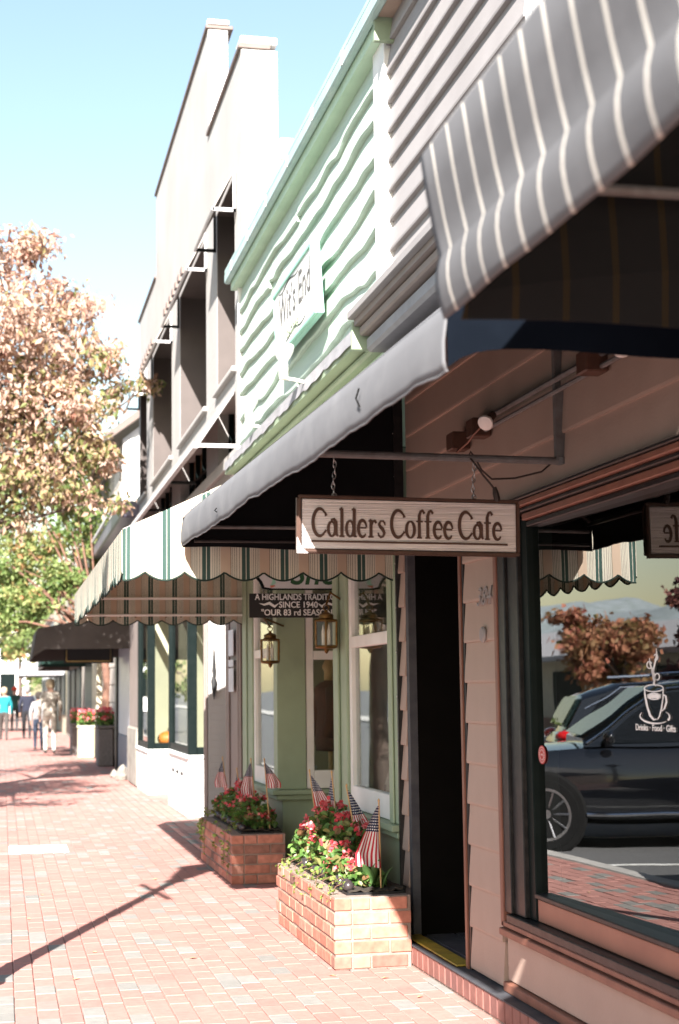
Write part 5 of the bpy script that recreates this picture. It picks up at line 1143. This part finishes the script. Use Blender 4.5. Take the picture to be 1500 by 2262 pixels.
# stone tubs of flowers far along the fronts
def tub(x, y, w_, d_, h, mt, label, flowers=1):
    t = thing('stone_tub', label, 'planter', (x, y, 0), 'stone tubs along the fronts')
    BX('tub', M_[mt], t, x-w_/2, x+w_/2, y-d_/2, y+d_/2, 0, h, bevel=.025); BX('rim', M_[mt], t, x-w_/2-.02, x+w_/2+.02, y-d_/2-.02, y+d_/2+.02, h+.001, h+.06, bevel=.015); BX('soil', M_['soil'], t, x-w_/2+.05, x+w_/2-.05, y-d_/2+.05, y+d_/2-.05, h+.05, h+.072)
    n = 260; cs = np.stack([x+rng.uniform(-w_/2, w_/2, n), y+rng.uniform(-d_/2, d_/2, n), h+.06+rng.random(n)**1.2*.3], 1); v, f = leafcloud(cs, rng.uniform(.05, .11, n), .4, .3, .85)
    p = thing('tub_flowers', 'pink and red flowers in the '+label, 'flowers', (x, y, h), 'flowers in the stone tubs'); cloudmesh('foliage', v, f, rng.random(n)*.7, LEAFG, p)
    n = 150; cs = np.stack([x+rng.uniform(-w_/2, w_/2, n), y+rng.uniform(-d_/2, d_/2, n), h+.16+rng.random(n)*.26], 1); v, f = leafcloud(cs, rng.uniform(.05, .09, n), .2, .3, .95); cloudmesh('blossoms', v, f, rng.random(n), BLOOM, p)
tub(2.10, 33.2, .32, .8, .78, 'granite', 'speckled granite tub by the blue-grey door'); tub(1.93, 37.4, .38, .5, .70, 'cream', 'cream stone tub lit by the sun'); tub(1.92, 39.6, .5, 1.0, .72, 'granite', 'speckled granite tub behind the walker in light clothes')

# ================================================================== TREES
RUST = ramp_mat('rust_leaf', [(0, C(.11, .15, .045)), (.22, C(.20, .22, .075)), (.38, C(.34, .25, .13)), (.52, C(.42, .26, .19)), (.68, C(.52, .37, .29)), (.82, C(.58, .45, .37)), (.92, C(.30, .13, .09)), (1, C(.52, .33, .26))], 'tint', .55, .4, trans=.4)
GREENL = ramp_mat('yellow_green_leaf', [(0, C(.07, .12, .03)), (.35, C(.14, .20, .055)), (.65, C(.24, .29, .10)), (.85, C(.36, .27, .11)), (1, C(.42, .20, .10))], 'tint', .55, .4, trans=.4)
FARG = ramp_mat('far_green_leaf', [(0, C(.06, .10, .03)), (.5, C(.12, .17, .05)), (1, C(.22, .25, .08))], 'tint', .6, .3, trans=.35)
REDL = ramp_mat('red_orange_leaf', [(0, C(.13, .13, .04)), (.35, C(.24, .13, .06)), (.7, C(.36, .15, .09)), (1, C(.30, .09, .07))], 'tint', .6, .3, trans=.35)
PURP = ramp_mat('dark_purple_leaf', [(0, C(.05, .03, .03)), (.6, C(.13, .05, .05)), (1, C(.22, .09, .06))], 'tint', .6, .3, trans=.3)
def tree(base, trunk_pts, radii, blobs, lmat, label, leaf=.1, dens=1., group=None, bark='bark', droop=.5, name='street_tree', aspect=.5, fork=None, bias=.0, zgrad=None):
    t = thing(name, label, 'tree', base, group); b = Vector(base)
    MB().tube([b+Vector(p) for p in trunk_pts], radii, 10).build('trunk', M_[bark], t, True)
    hub = b+Vector(fork if fork else trunk_pts[-1]); mb = MB(); cs = []; tint = []
    for (x, y, z, rx, ry, rz, n) in blobs:
        c = Vector((x, y, z)); mid = hub.lerp(c, .5)+Vector((rng.normal(0, .12), rng.normal(0, .12), .18)); r0 = max(.02, min(radii[-1]*.55, .05*max(rx, rz)+.02))
        mb.tube([hub, mid, c], [r0, r0*.7, r0*.3], 6)
        k = int(n*dens); sub = max(3, int(k/48)); subc = []
        for _ in range(sub):       # twigs: leaves gather in small sprays towards the outside of the clump
            d_ = rng.normal(size=3); d_ /= np.linalg.norm(d_); q = rng.random()**.45; sc_ = np.array([x, y, z])+d_*q*np.array([rx, ry, rz]); subc.append(sc_)
            if rng.random() < .6: mb.tube([c, Vector(c).lerp(Vector(sc_), .55)+Vector((0, 0, .04)), Vector(sc_)], [r0*.28, r0*.18, .004], 4)
        subc = np.array(subc); idx = rng.integers(0, sub, k); s0 = .16*min(1, max(rx, rz))+.05
        cs.append(subc[idx]+rng.normal(0, 1, (k, 3))*np.array([s0, s0, s0*.62])); st = rng.normal(.5+bias, .17, sub); tint.append(np.clip(st[idx]+rng.normal(0, .14, k), 0, 1))
    mb.build('branches', M_[bark], t, True)
    cs = np.concatenate(cs); tint = np.concatenate(tint); n = len(cs)
    if zgrad: tint = np.clip(tint+(cs[:, 2]-zgrad[0])*zgrad[1], 0, 1)
    # drooping lance-shaped leaves
    d_ = rng.normal(size=(n, 3)); d_[:, 2] -= droop*2; d_ /= np.linalg.norm(d_, axis=1)[:, None]; nr = rng.normal(size=(n, 3)); nr -= (nr*d_).sum(1)[:, None]*d_; nr /= np.linalg.norm(nr, axis=1)[:, None]
    s_ = np.cross(d_, nr); L_ = (leaf*rng.uniform(.65, 1.3, n))[:, None]; W_ = L_*aspect/2
    v = np.stack([cs, cs+d_*L_*.4+s_*W_+nr*W_*.3, cs+d_*L_, cs+d_*L_*.4-s_*W_+nr*W_*.3], 1).reshape(-1, 3); base_i = np.arange(n)[:, None]*4
    f = np.concatenate([base_i+np.array([0, 1, 2]), base_i+np.array([0, 2, 3])], 1).reshape(-1, 3)
    cloudmesh('crown', v, f, tint, lmat, t)
    return t
# rust-leaved tree at the kerb; its trunk stands left of the picture
bl = [(-.3, 24.2, 8.3, .7, .8, .55, 900), (.45, 24.0, 8.25, .35, .6, .5, 520), (-1.2, 24, 8.0, 1.0, 1.2, .9, 900), (.95, 24.3, 7.55, .55, .7, .55, 900), (.2, 23.6, 7.2, .8, 1, .6, 1300), (1.45, 24.2, 6.75, .5, .6, .38, 620),
      (.75, 24.0, 6.6, .75, .9, .55, 1300), (-.3, 23.6, 6.3, .9, 1.2, .7, 1500), (.35, 24.3, 5.7, .9, 1.0, .55, 1500), (1.15, 24.0, 5.95, .6, .7, .4, 900), (-.6, 24, 5.2, 1.0, 1.2, .7, 1300), (.75, 24.2, 5.15, .75, .9, .45, 1200), (.1, 23.8, 4.75, .8, 1.0, .45, 1100),
      (1.35, 24.1, 5.2, .4, .6, .28, 420), (1.75, 24.0, 6.28, .35, .3, .10, 150), (2.2, 24.0, 6.27, .28, .2, .07, 90), (.9, 24.4, 4.55, .5, .6, .22, 320), (1.35, 24.3, 4.45, .4, .3, .12, 170), (-.2, 24, 4.1, .7, .8, .3, 500),
      (-2.2, 24.2, 7.2, 1.1, 1.3, 1.0, 900), (-2.6, 23.6, 5.6, 1.1, 1.3, .9, 800), (-1.6, 25.2, 6.4, 1.2, 1.2, .9, 900), (-1.5, 22.8, 5.8, 1.1, 1.0, .8, 800), (.2, 25.4, 7.0, .8, .8, .7, 700), (-1.0, 23, 7.2, 1.0, 1, .8, 800)]
tree((-1.15, 24, 0), [(0, 0, -.1), (.02, 0, 1.2), (-.03, .02, 2.6), (.05, 0, 3.6), (.1, 0, 4.6)], [.19, .15, .13, .11, .09], bl, RUST, 'rust-leaved street tree filling the upper left', .125, .95, droop=.55, fork=(.05, 0, 3.4), zgrad=(5.5, .09))
bl = [(-2.4+rng.normal(0, .55), 18.4+rng.normal(0, .9), 5.2+rng.normal(0, .8), .7, .8, .55, 620) for _ in range(12)]
bl = [(min(q[0], -1.7),)+q[1:] for q in bl]
tree((-1.25, 20.9, -.12), [(0, 0, 0), (-.03, -.05, 1.6), (-.1, -.2, 3.0), (-.3, -.6, 4.0)], [.16, .13, .11, .08], bl, GREENL, 'street tree between the parked cars left of the picture', .12, 1, droop=.4, fork=(-.15, -.3, 3.3))
# crape myrtle with yellow-green leaves behind the dark awning
bl = [(.3, 36, 6.6, 1.0, 1.0, .8, 1100), (1.2, 36, 6.2, .9, .9, .7, 1100), (1.9, 36, 6.8, .7, .9, .6, 700), (.0, 36, 5.4, .9, .9, .7, 1000), (1.6, 36, 5.3, .8, .9, .5, 900), (.7, 36, 4.7, .8, .9, .5, 1000), (2.0, 36.2, 4.7, .45, .8, .35, 420),
      (-.2, 36, 4.2, .8, 1.0, .5, 800), (1.35, 35.6, 4.2, .5, .8, .35, 520), (.35, 35.6, 3.7, .7, .8, .32, 700), (-.3, 35.4, 3.1, .7, .8, .3, 520), (.55, 35.4, 3.15, .4, .6, .18, 240), (-1.2, 36, 5.4, 1.1, 1.2, 1.0, 900), (.5, 37, 7.6, 1.0, 1, .6, 700), (1.6, 37.2, 7.7, .8, 1, .6, 500), (-.2, 37, 8.2, .9, 1, .6, 500), (1.2, 35.3, 3.75, .5, .5, .3, 420), (.8, 35.2, 3.45, .5, .5, .25, 380), (1.65, 35.3, 4.0, .4, .5, .3, 380), (1.75, 35.1, 3.5, .35, .4, .22, 260)]
ct = tree((2.2, 34.6, 0), [(0, 0, -.05), (-.03, .05, .9), (.05, 0, 1.7), (-.05, .1, 2.5), (-.2, .2, 3.0)], [.13, .10, .09, .075, .06], bl, GREENL, 'yellow-green tree with a pinkish trunk behind the dark taupe awning', .13, 1.1, bark='pink_bark', droop=.15, fork=(-.15, .15, 2.7), aspect=.62)
mb = MB()
for k in range(6): q = rng.normal(0, .12, 6); mb.tube([(2.03, 34.78, 2.55), (1.8-.07*k+q[0], 34.95+q[1], 2.95+.03*k), (1.5-.12*k+q[2], 35.2, 3.5+.04*k+q[3]), (1.3-.19*k+q[4], 35.4, 4.2+q[5])], [.035, .028, .02, .008], 6)
mb.build('limbs', M_['pink_bark'], ct, True)
for k, (x, y, h, r_, lm, lb) in enumerate(((-1.6, 62, 7, 2.3, FARG, 'green street tree behind the walkers at the left edge'), (-1.4, 88, 8, 2.6, FARG, 'farther green street tree down the kerb'), (1.1, 104, 9, 3.0, GREENL, 'yellow-green tree at the end of the pavement'), (-6, 112, 9, 3.5, FARG, 'green tree before the bright white building'), (4.5, 120, 12, 4, FARG, 'tall green tree beside the bright white building'))):
    bl = [(x+rng.normal(0, r_*.5), y+rng.normal(0, r_*.5), h*.62+rng.normal(0, h*.15), r_*.5, r_*.5, r_*.38, 420) for _ in range(11)]
    tree((x, y, 0), [(0, 0, -.1), (.05, 0, h*.2), (0, .05, h*.42)], [.2, .15, .11], bl, lm, lb, .24, 1, 'trees far down the street', droop=.2, aspect=.7)
for k, (x, y, h, r_, lm, lb) in enumerate(((-14.5, 40, 4.0, 1.6, REDL, 'orange-red tree across the street seen in the cafe window'), (-12.5, 32, 4.2, 1.3, PURP, 'dark purple-leaved tree across the street'), (-15, 60, 5., 2.0, FARG, 'green tree by the house across the street'))):
    bl = [(x+rng.normal(0, r_*.45), y+rng.normal(0, r_*.45), min(h*.82, h*.56+rng.normal(0, h*.16)), r_*.45, r_*.45, r_*.35, 500) for _ in range(10)]
    tree((x, y, -.03), [(0, 0, 0), (.05, 0, h*.2), (0, .05, h*.42)], [.16, .13, .1], bl, lm, lb, .2, 1, 'trees across the street', droop=.2, aspect=.7)
oh = thing('house_across_street', 'low grey-roofed house across the street seen in the cafe window', 'building', (-21, 52, 0))
BX('wall', M_['cream'], oh, -27, -17, 36, 70, -.2, 2.6); MB().prism([(-28, 2.45), (-16.2, 2.45), (-16.2, 2.6), (-20, 3.7), (-24, 3.7), (-28, 2.6)], 35.4, 70.6, 'y').build('roof', M_['roof'], oh)
for k in range(9): BX('window', M_['dgreen'], oh, -16.99, -16.95, 37.5+k*3.6, 39.6+k*3.6, .5, 2.1, bevel=.01)
BX('brick_skirt', M_['brown_trim'], oh, -16.94, -16.8, 36, 70, -.02, .45)

# added ridge beyond the house; covers the yellow low sky, haze in its colour
vs, fs = [], []; n = 70
for i in range(n+1):
    y = -60+460*i/n; h = 17+4*math.sin(y*.021+1)+2.5*math.sin(y*.057)+1.2*math.sin(y*.17+2)
    vs += [(-95, y, -.3), (-112, y, h*.45), (-135, y, h*.85), (-160, y, h), (-230, y, -.3)]
for i in range(n):
    for j in range(4): fs.append((i*5+j, (i+1)*5+j, (i+1)*5+j+1, i*5+j+1))
o = MB().add(vs, fs).build('added_hills', mat('hazy_wooded_slope', C(.25, .28, .29), .95, C(.17, .20, .19), .35, 8, bump=1., bscale=1.2), None, True); tag(o, kind='structure')
# ================================================================== STREET LAMP (its shadow crosses the paving)
lp = thing('street_lamp', 'black post lamp at the kerb left of the picture', 'street lamp', (-.36, 7.85, 0)); lx, ly = -.36, 7.85
MB().lathe([(.15, 0), (.155, .06), (.12, .10), (.115, .5), (.125, .54), (.085, .62), (.07, .9), (.08, .94), (.06, 1.0)], (lx, ly, 0), 16).build('base', M_['ink'], lp, 'auto')
MB().tube([(lx, ly, .95), (lx, ly, 3.45)], [.055, .042], 12).build('pole', M_['ink'], lp)
MB().tube([(lx-.06, ly+.48, 3.02), (lx+.06, ly-.48, 3.02)], .024, 8).build('ladder_bar', M_['ink'], lp)
MB().lathe([(.05, 3.4), (.09, 3.46), (.06, 3.55), (.10, 3.62), (.16, 4.0), (.17, 4.05), (.20, 4.08), (.10, 4.22), (.03, 4.27), (.025, 4.36), (.004, 4.40)], (lx, ly, 0), 16).build('lamp_head', M_['ink'], lp, 'auto')

# ================================================================== PARKED CARS (seen in the cafe window)
PAINT = mat('black_car_paint', C(.004, .0045, .006), .08, C(.005, .0055, .007), 3, spec=.5, coat=1.); CHROME = mat('chrome', C(.7, .7, .72), .15, metal=1.); TYRE = mat('tyre_rubber', C(.009, .009, .009), .9, spec=.1); RIM = mat('alloy_rim', C(.28, .28, .29), .3, metal=.9)
TAIL = mat('red_tail_lamp', C(.5, .01, .012), .15, coat=1.); LAMPC = mat('clear_lamp', C(.7, .72, .75), .1)
def suv(loc, rz, label):
    root = bpy.data.objects.new('parked_car', None); col.objects.link(root); tag(root, label, 'car', 'cars parked nose to the kerb')
    M = Matrix.Translation(loc) @ Matrix.Rotation(rz, 4, 'Z'); root.location = loc; ROOT[root.name] = Vector(loc)
    def fin(mb, name, mt, smooth=False, par=root):
        mb.v = [tuple(M @ Vector(p)) for p in mb.v]; return mb.build(name, mt, par, smooth)
    st = [(-2.34, .62, .50, .92), (-2.28, .84, .36, 1.02), (-2.0, .93, .28, 1.06), (-1.0, .95, .25, 1.04), (.4, .95, .25, 1.02), (1.0, .94, .26, 1.02), (1.6, .92, .28, .98), (2.0, .88, .30, .92), (2.25, .78, .36, .84), (2.36, .55, .45, .72)]
    mb = MB(); vs = []
    for x, w_, z0, z1 in st:
        h = z1-z0; prof = [(.0, z0), (w_*.80, z0), (w_*.96, z0+.08*h), (w_, z0+.35*h), (w_*1.0, z0+.62*h), (w_*.97, z0+.86*h), (w_*.90, z1-.01), (w_*.55, z1+.025), (0, z1+.035)]
        ring = [(x, y, z) for y, z in prof]+[(x, -y, z) for y, z in reversed(prof[1:-1])]; vs += ring
    n = len(vs)//len(st); fs = [(i*n+k, i*n+(k+1) % n, (i+1)*n+(k+1) % n, (i+1)*n+k) for i in range(len(st)-1) for k in range(n)]+[tuple(range(n)), tuple(reversed(range(len(vs)-n, len(vs))))]
    mb.add(vs, fs); fin(mb, 'body', PAINT, 'auto')
    sec = [(-2.22, .86, 1.03, .84, 1.08), (-1.98, .87, 1.04, .74, 1.52), (-1.55, .88, 1.03, .72, 1.66), (-.4, .88, 1.03, .72, 1.70), (.25, .88, 1.02, .70, 1.62), (1.0, .86, 1.02, .80, 1.10)]
    mb = MB(); vs = []
    for x, wb_, zb_, wt, zt_ in sec: vs += [(x, wb_, zb_), (x, wt+.03, zt_-.06), (x, wt-.06, zt_), (x, -wt+.06, zt_), (x, -wt-.03, zt_-.06), (x, -wb_, zb_)]
    fs = [(i*6+k, i*6+k+1, (i+1)*6+k+1, (i+1)*6+k) for i in range(len(sec)-1) for k in range(5)]+[tuple(range(6)), tuple(reversed(range(len(vs)-6, len(vs))))]
    mb.add(vs, fs); fin(mb, 'cabin', PAINT, 'auto')
    for s_ in (-1, 1):
        for nm, pts in (('side_window', [(.86, 1.06), (.22, 1.54), (-.42, 1.60), (-.42, 1.07)]), ('side_window', [(-.50, 1.07), (-.50, 1.60), (-1.35, 1.585), (-1.45, 1.09)]), ('side_window', [(-1.53, 1.10), (-1.43, 1.57), (-1.75, 1.50), (-2.0, 1.12)])):
            mb = MB(); yy = lambda z: s_*(.893-(z-1.03)*.245); q = [(x, yy(z), z) for x, z in pts]; mb.add(q, [(0, 1, 2, 3)]); fin(mb, nm, CARGLASS)
        mb = MB().tube([(.98, s_*.875, 1.06), (.24, s_*.765, 1.58), (-.5, s_*.742, 1.64), (-1.5, s_*.745, 1.61), (-1.95, s_*.80, 1.35)], .013, 6); fin(mb, 'window_trim', CHROME)
        mb = MB().tube([(.1, s_*.62, 1.74), (-.5, s_*.62, 1.77), (-1.5, s_*.62, 1.74)], .02, 6); fin(mb, 'roof_rail', CHROME)
        mb = MB().tube([(1.0, s_*.955, .36), (-1.2, s_*.965, .36)], .018, 6); fin(mb, 'sill_strip', CHROME)
        for x in (-.32, -1.28): mb = MB().tube([(x+.11, s_*.962, .885), (x+.10, s_*.985, .885), (x-.10, s_*.985, .885), (x-.11, s_*.962, .885)], .012, 6); fin(mb, 'door_handle', CHROME)
        mb = MB().sphere((.78, s_*1.03, 1.12), .1, 10, (.7, 1.1, .75)); fin(mb, 'mirror', PAINT, True)
        mb = MB().sphere((2.14, s_*.68, .78), .12, 10, (1.1, 1.0, .6)); fin(mb, 'headlight', LAMPC, True); mb = MB().sphere((-2.14, s_*.80, 1.02), .15, 12, (1.3, .9, .55)); fin(mb, 'tail_lamp', TAIL, True)
        for x in (1.42, -1.42):
            Mx = Matrix.Rotation(R(90), 4, 'X'); Mw = Matrix.Translation((x, s_*.80, .36)) @ Mx
            mb = MB().lathe([(.40, -.16), (.43, -.14), (.43, .14), (.40, .16)], (0, 0, 0), 26); mb.v = [tuple(Mw @ Vector(p)) for p in mb.v]; fin(mb, 'wheel_arch', TYRE)
            mb = MB().lathe([(.25, -.165), (.34, -.17), (.365, -.12), (.365, .12), (.34, .17), (.25, .165)], (0, 0, 0), 26); mb.v = [tuple(Mw @ Vector(p)) for p in mb.v]; wh_ = fin(mb, 'wheel', TYRE, 'auto')
            mb = MB(); mb.lathe([(.225, -.15), (.235, -.17), (.262, -.172), (.262, .172), (.235, .17), (.225, .15)], (0, 0, 0), 26, None, False); mb.lathe([(.225, -.06), (.225, .06)], (0, 0, 0), 26)
            for q in range(10): a = q*.6283; mb.tube([(.04*math.cos(a), .04*math.sin(a), -s_*.15), (.24*math.cos(a), .24*math.sin(a), -s_*.175)], .013, 5)
            mb.lathe([(.045, -.17), (.045, .17)], (0, 0, 0), 12); mb.v = [tuple(Mw @ Vector(p)) for p in mb.v]; fin(mb, 'rim', RIM, False, wh_)
    for nm, pts in (('windscreen', [(1.0, .76, 1.125), (1.0, -.76, 1.125), (.30, -.64, 1.60), (.30, .64, 1.60)]), ('rear_window', [(-2.23, .74, 1.14), (-2.23, -.74, 1.14), (-2.03, -.66, 1.50), (-2.03, .66, 1.50)])):
        mb = MB().add([(x+.012*(1 if x > 0 else -1), y, z+.012) for x, y, z in pts], [(0, 1, 2, 3)]); fin(mb, nm, CARGLASS)
    mb = MB().box(2.30, 2.385, -.45, .45, .52, .70); fin(mb, 'grille', CHROME)
    mb = MB().box(-.6, .5, -.6, .6, .3, .9); fin(mb, 'seats', M_['ink'])
    return root
suv((-2.8, 15.27, -.12), R(18), 'black sport utility car parked nearest the cafe window reflection'); suv((-5.2, 18.15, -.12), R(198), 'black car parked tail to the kerb beyond the nearest one'); suv((-3.2, 10.0, -.12), R(18), 'black car parked opposite the cafe')

# ================================================================== PEOPLE
def person(x, y, h, rz, top, legs, head, label, stride=.18, hat=None, hair='dark_hair', bulk=1.):
    s_ = h/1.75; J = []; Eg = []; Rd = []
    def j(p, r_, par=None):
        J.append(p); Rd.append(r_*bulk if par is not None and len(J) < 30 else r_)
        if par is not None: Eg.append((par, len(J)-1))
        return len(J)-1
    pel = j((0, 0, .95), .13); ab_ = j((0, .0, 1.12), .135, pel); ch = j((0, -.01, 1.32), .155, ab_); nk = j((0, 0, 1.47), .062, ch); hd = j((0, .01, 1.56), .075, nk); hd2 = j((0, .015, 1.64), .095, hd); hd3 = j((0, .01, 1.72), .07, hd2)
    for q in (-1, 1):
        sh_ = j((q*.17, -.01, 1.40), .075, ch); el = j((q*.25, -.04+q*stride*.35, 1.13), .052, sh_); wr = j((q*.24, .05+q*stride*.6, .90), .034, el); pm = j((q*.235, .065+q*stride*.62, .83), .038, wr)
        for f_ in range(4): a = j((q*.235+(f_-1.5)*.004, .05+q*stride*.62+.012*f_, .775), .011, pm); j((q*.23, .052+q*stride*.62+.011*f_, .74+.006*abs(f_-1.5)), .009, a)
        th_ = j((q*.225, .105+q*stride*.62, .80), .012, pm); j((q*.222, .115+q*stride*.62, .775), .009, th_)
        hp = j((q*.09, 0, .90), .10, pel); kn = j((q*.095, -q*stride*.55+.03, .50), .066, hp); an = j((q*.095, -q*stride*1.25-.02, .10), .043, kn); ht = j((q*.095, -q*stride*1.25-.04, .05), .042, an); j((q*.10, -q*stride*1.25+.13, .035), .036, ht)
    me = bpy.data.meshes.new('sk'); me.from_pydata(J, Eg, []); ob = bpy.data.objects.new('sk', me); col.objects.link(ob); ob.modifiers.new('s', 'SKIN'); sv = me.skin_vertices[0].data
    for i, r_ in enumerate(Rd): sv[i].radius = (r_, r_*.85 if i in (0, 1, 2) else r_)
    sv[0].use_root = True; ob.modifiers.new('u', 'SUBSURF').levels = 2
    dg = bpy.context.evaluated_depsgraph_get(); m2 = bpy.data.meshes.new_from_object(ob.evaluated_get(dg)); bpy.data.objects.remove(ob); m2.name = 'body'
    SK = bpy.data.materials.get('skin') or mat('skin', C(.45, .27, .20), .55); SHOE = bpy.data.materials.get('shoe') or mat('shoe', C(.06, .055, .05), .6)
    m2.materials.clear()
    for q in (top, legs, SK, SHOE, head): m2.materials.append(q)
    for p in m2.polygons:
        c = p.center; m_ = 0
        if c.z < .09: m_ = 3
        elif c.z < .93 and abs(c.x) < .195: m_ = 1
        elif c.z < .885: m_ = 2
        elif c.z > 1.60 and (c.y < .06 or c.z > 1.70): m_ = 4
        elif c.z > 1.46: m_ = 2
        p.material_index = m_
    m2.polygons.foreach_set('use_smooth', [True]*len(m2.polygons)); zmin = min(v.co.z for v in m2.vertices); m2.transform(Matrix.Translation((0, 0, -zmin)))
    m2.transform(Matrix.Translation((x, y, 0)) @ Matrix.Rotation(rz, 4, 'Z') @ Matrix.Scale(s_, 4))
    t = thing('person', label, 'person', (x, y, 0), 'people walking down the pavement'); link('body', m2, None, t)
    Mp_ = Matrix.Translation((x, y, -zmin*s_)) @ Matrix.Rotation(rz, 4, 'Z') @ Matrix.Scale(s_, 4)
    def add(mb, nm, mt, sm=True): mb.v = [tuple(Mp_ @ Vector(p)) for p in mb.v]; mb.build(nm, mt, t, sm)
    add(MB().sphere((0, .10, 1.60), .018, 8, (.8, 1.3, 1.2)), 'nose', SK)
    for q in (-1, 1): add(MB().sphere((q*.09, .01, 1.61), .022, 8, (.5, 1, 1.4)), 'ear', SK); add(MB().sphere((q*.033, .092, 1.635), .011, 8), 'eye', M_['ink'])
    if hat: add(MB().lathe([(.112, 1.655), (.116, 1.70), (.10, 1.765), (.06, 1.80), (.005, 1.81)], (0, .008, 0), 16), 'hat', hat)
    else: add(MB().lathe([(.085, 1.55), (.108, 1.62), (.110, 1.70), (.085, 1.765), (.004, 1.785)], (0, -.012, 0), 16), 'hair', head)
    return t
def cm(n_, *c): return mat(n_, C(*c), .9, None, 12, bump=.3)
CAMO = mat('mottled_pale_jacket', C(.48, .43, .37), .9, C(.27, .24, .20), 11, bump=.2, mix=(.47, .53)); CAMOL = mat('mottled_pale_trousers', C(.55, .50, .43), .9, C(.36, .32, .27), 9, mix=(.45, .6))
HAIRD, HAIRL = cm('dark_hair', .03, .022, .018), cm('fair_hair', .42, .33, .22)
person(1.20, 40.9, 1.86, 0, CAMO, CAMOL, HAIRL, 'walker in pale mottled clothes in front of the stone tubs', .12, bulk=1.12)
person(.98, 43.8, 1.55, 0, cm('grey_sweater', .30, .29, .29), cm('dark_jeans', .03, .04, .065), HAIRD, 'shorter walker in a grey top and dark jeans', .2)
person(.83, 54.6, 1.75, 0, cm('navy_coat', .014, .016, .03), cm('black_trousers', .015, .015, .018), cm('grey_hair', .2, .19, .19), 'walker in a navy coat and black trousers', .15, bulk=1.08)
person(.06, 53.5, 1.72, 0, cm('teal_jacket', .01, .22, .25), cm('brown_trousers', .06, .05, .045), HAIRL, 'walker in a bright teal jacket at the left edge', .24, bulk=1.12)
person(.50, 66, 1.78, 0, cm('dark_green_coat', .02, .06, .05), cm('charcoal_trousers', .03, .03, .032), HAIRD, 'walker in a dark green coat and red hat', .15, hat=cm('red_beanie', .55, .05, .02))
# fallen leaves on the paving
me_l = MB().add([(0, 0, .004), (.022, .012, .007), (.05, 0, .004), (.022, -.012, .009)], [(0, 1, 2), (0, 2, 3)]).mesh('fallen_leaf'); me_l.materials.append(mat('dry_leaf', C(.46, .30, .16), .8))
for k, (x, y) in enumerate(((1.05, 9.05), (.55, 9.4), (.42, 8.6), (1.7, 8.3), (.85, 11.6), (1.25, 12.9), (.3, 12.2), (2.0, 7.6), (1.5, 15.2), (.9, 17.3), (1.95, 8.15), (.2, 10.9))):
    o = place('fallen_leaf', me_l, None, (x, y, .001), (0, 0, k*1.9), (1, 1, 1)); tag(o, 'dry pale leaf lying on the brick pavement', 'leaf', 'leaves fallen on the pavement')
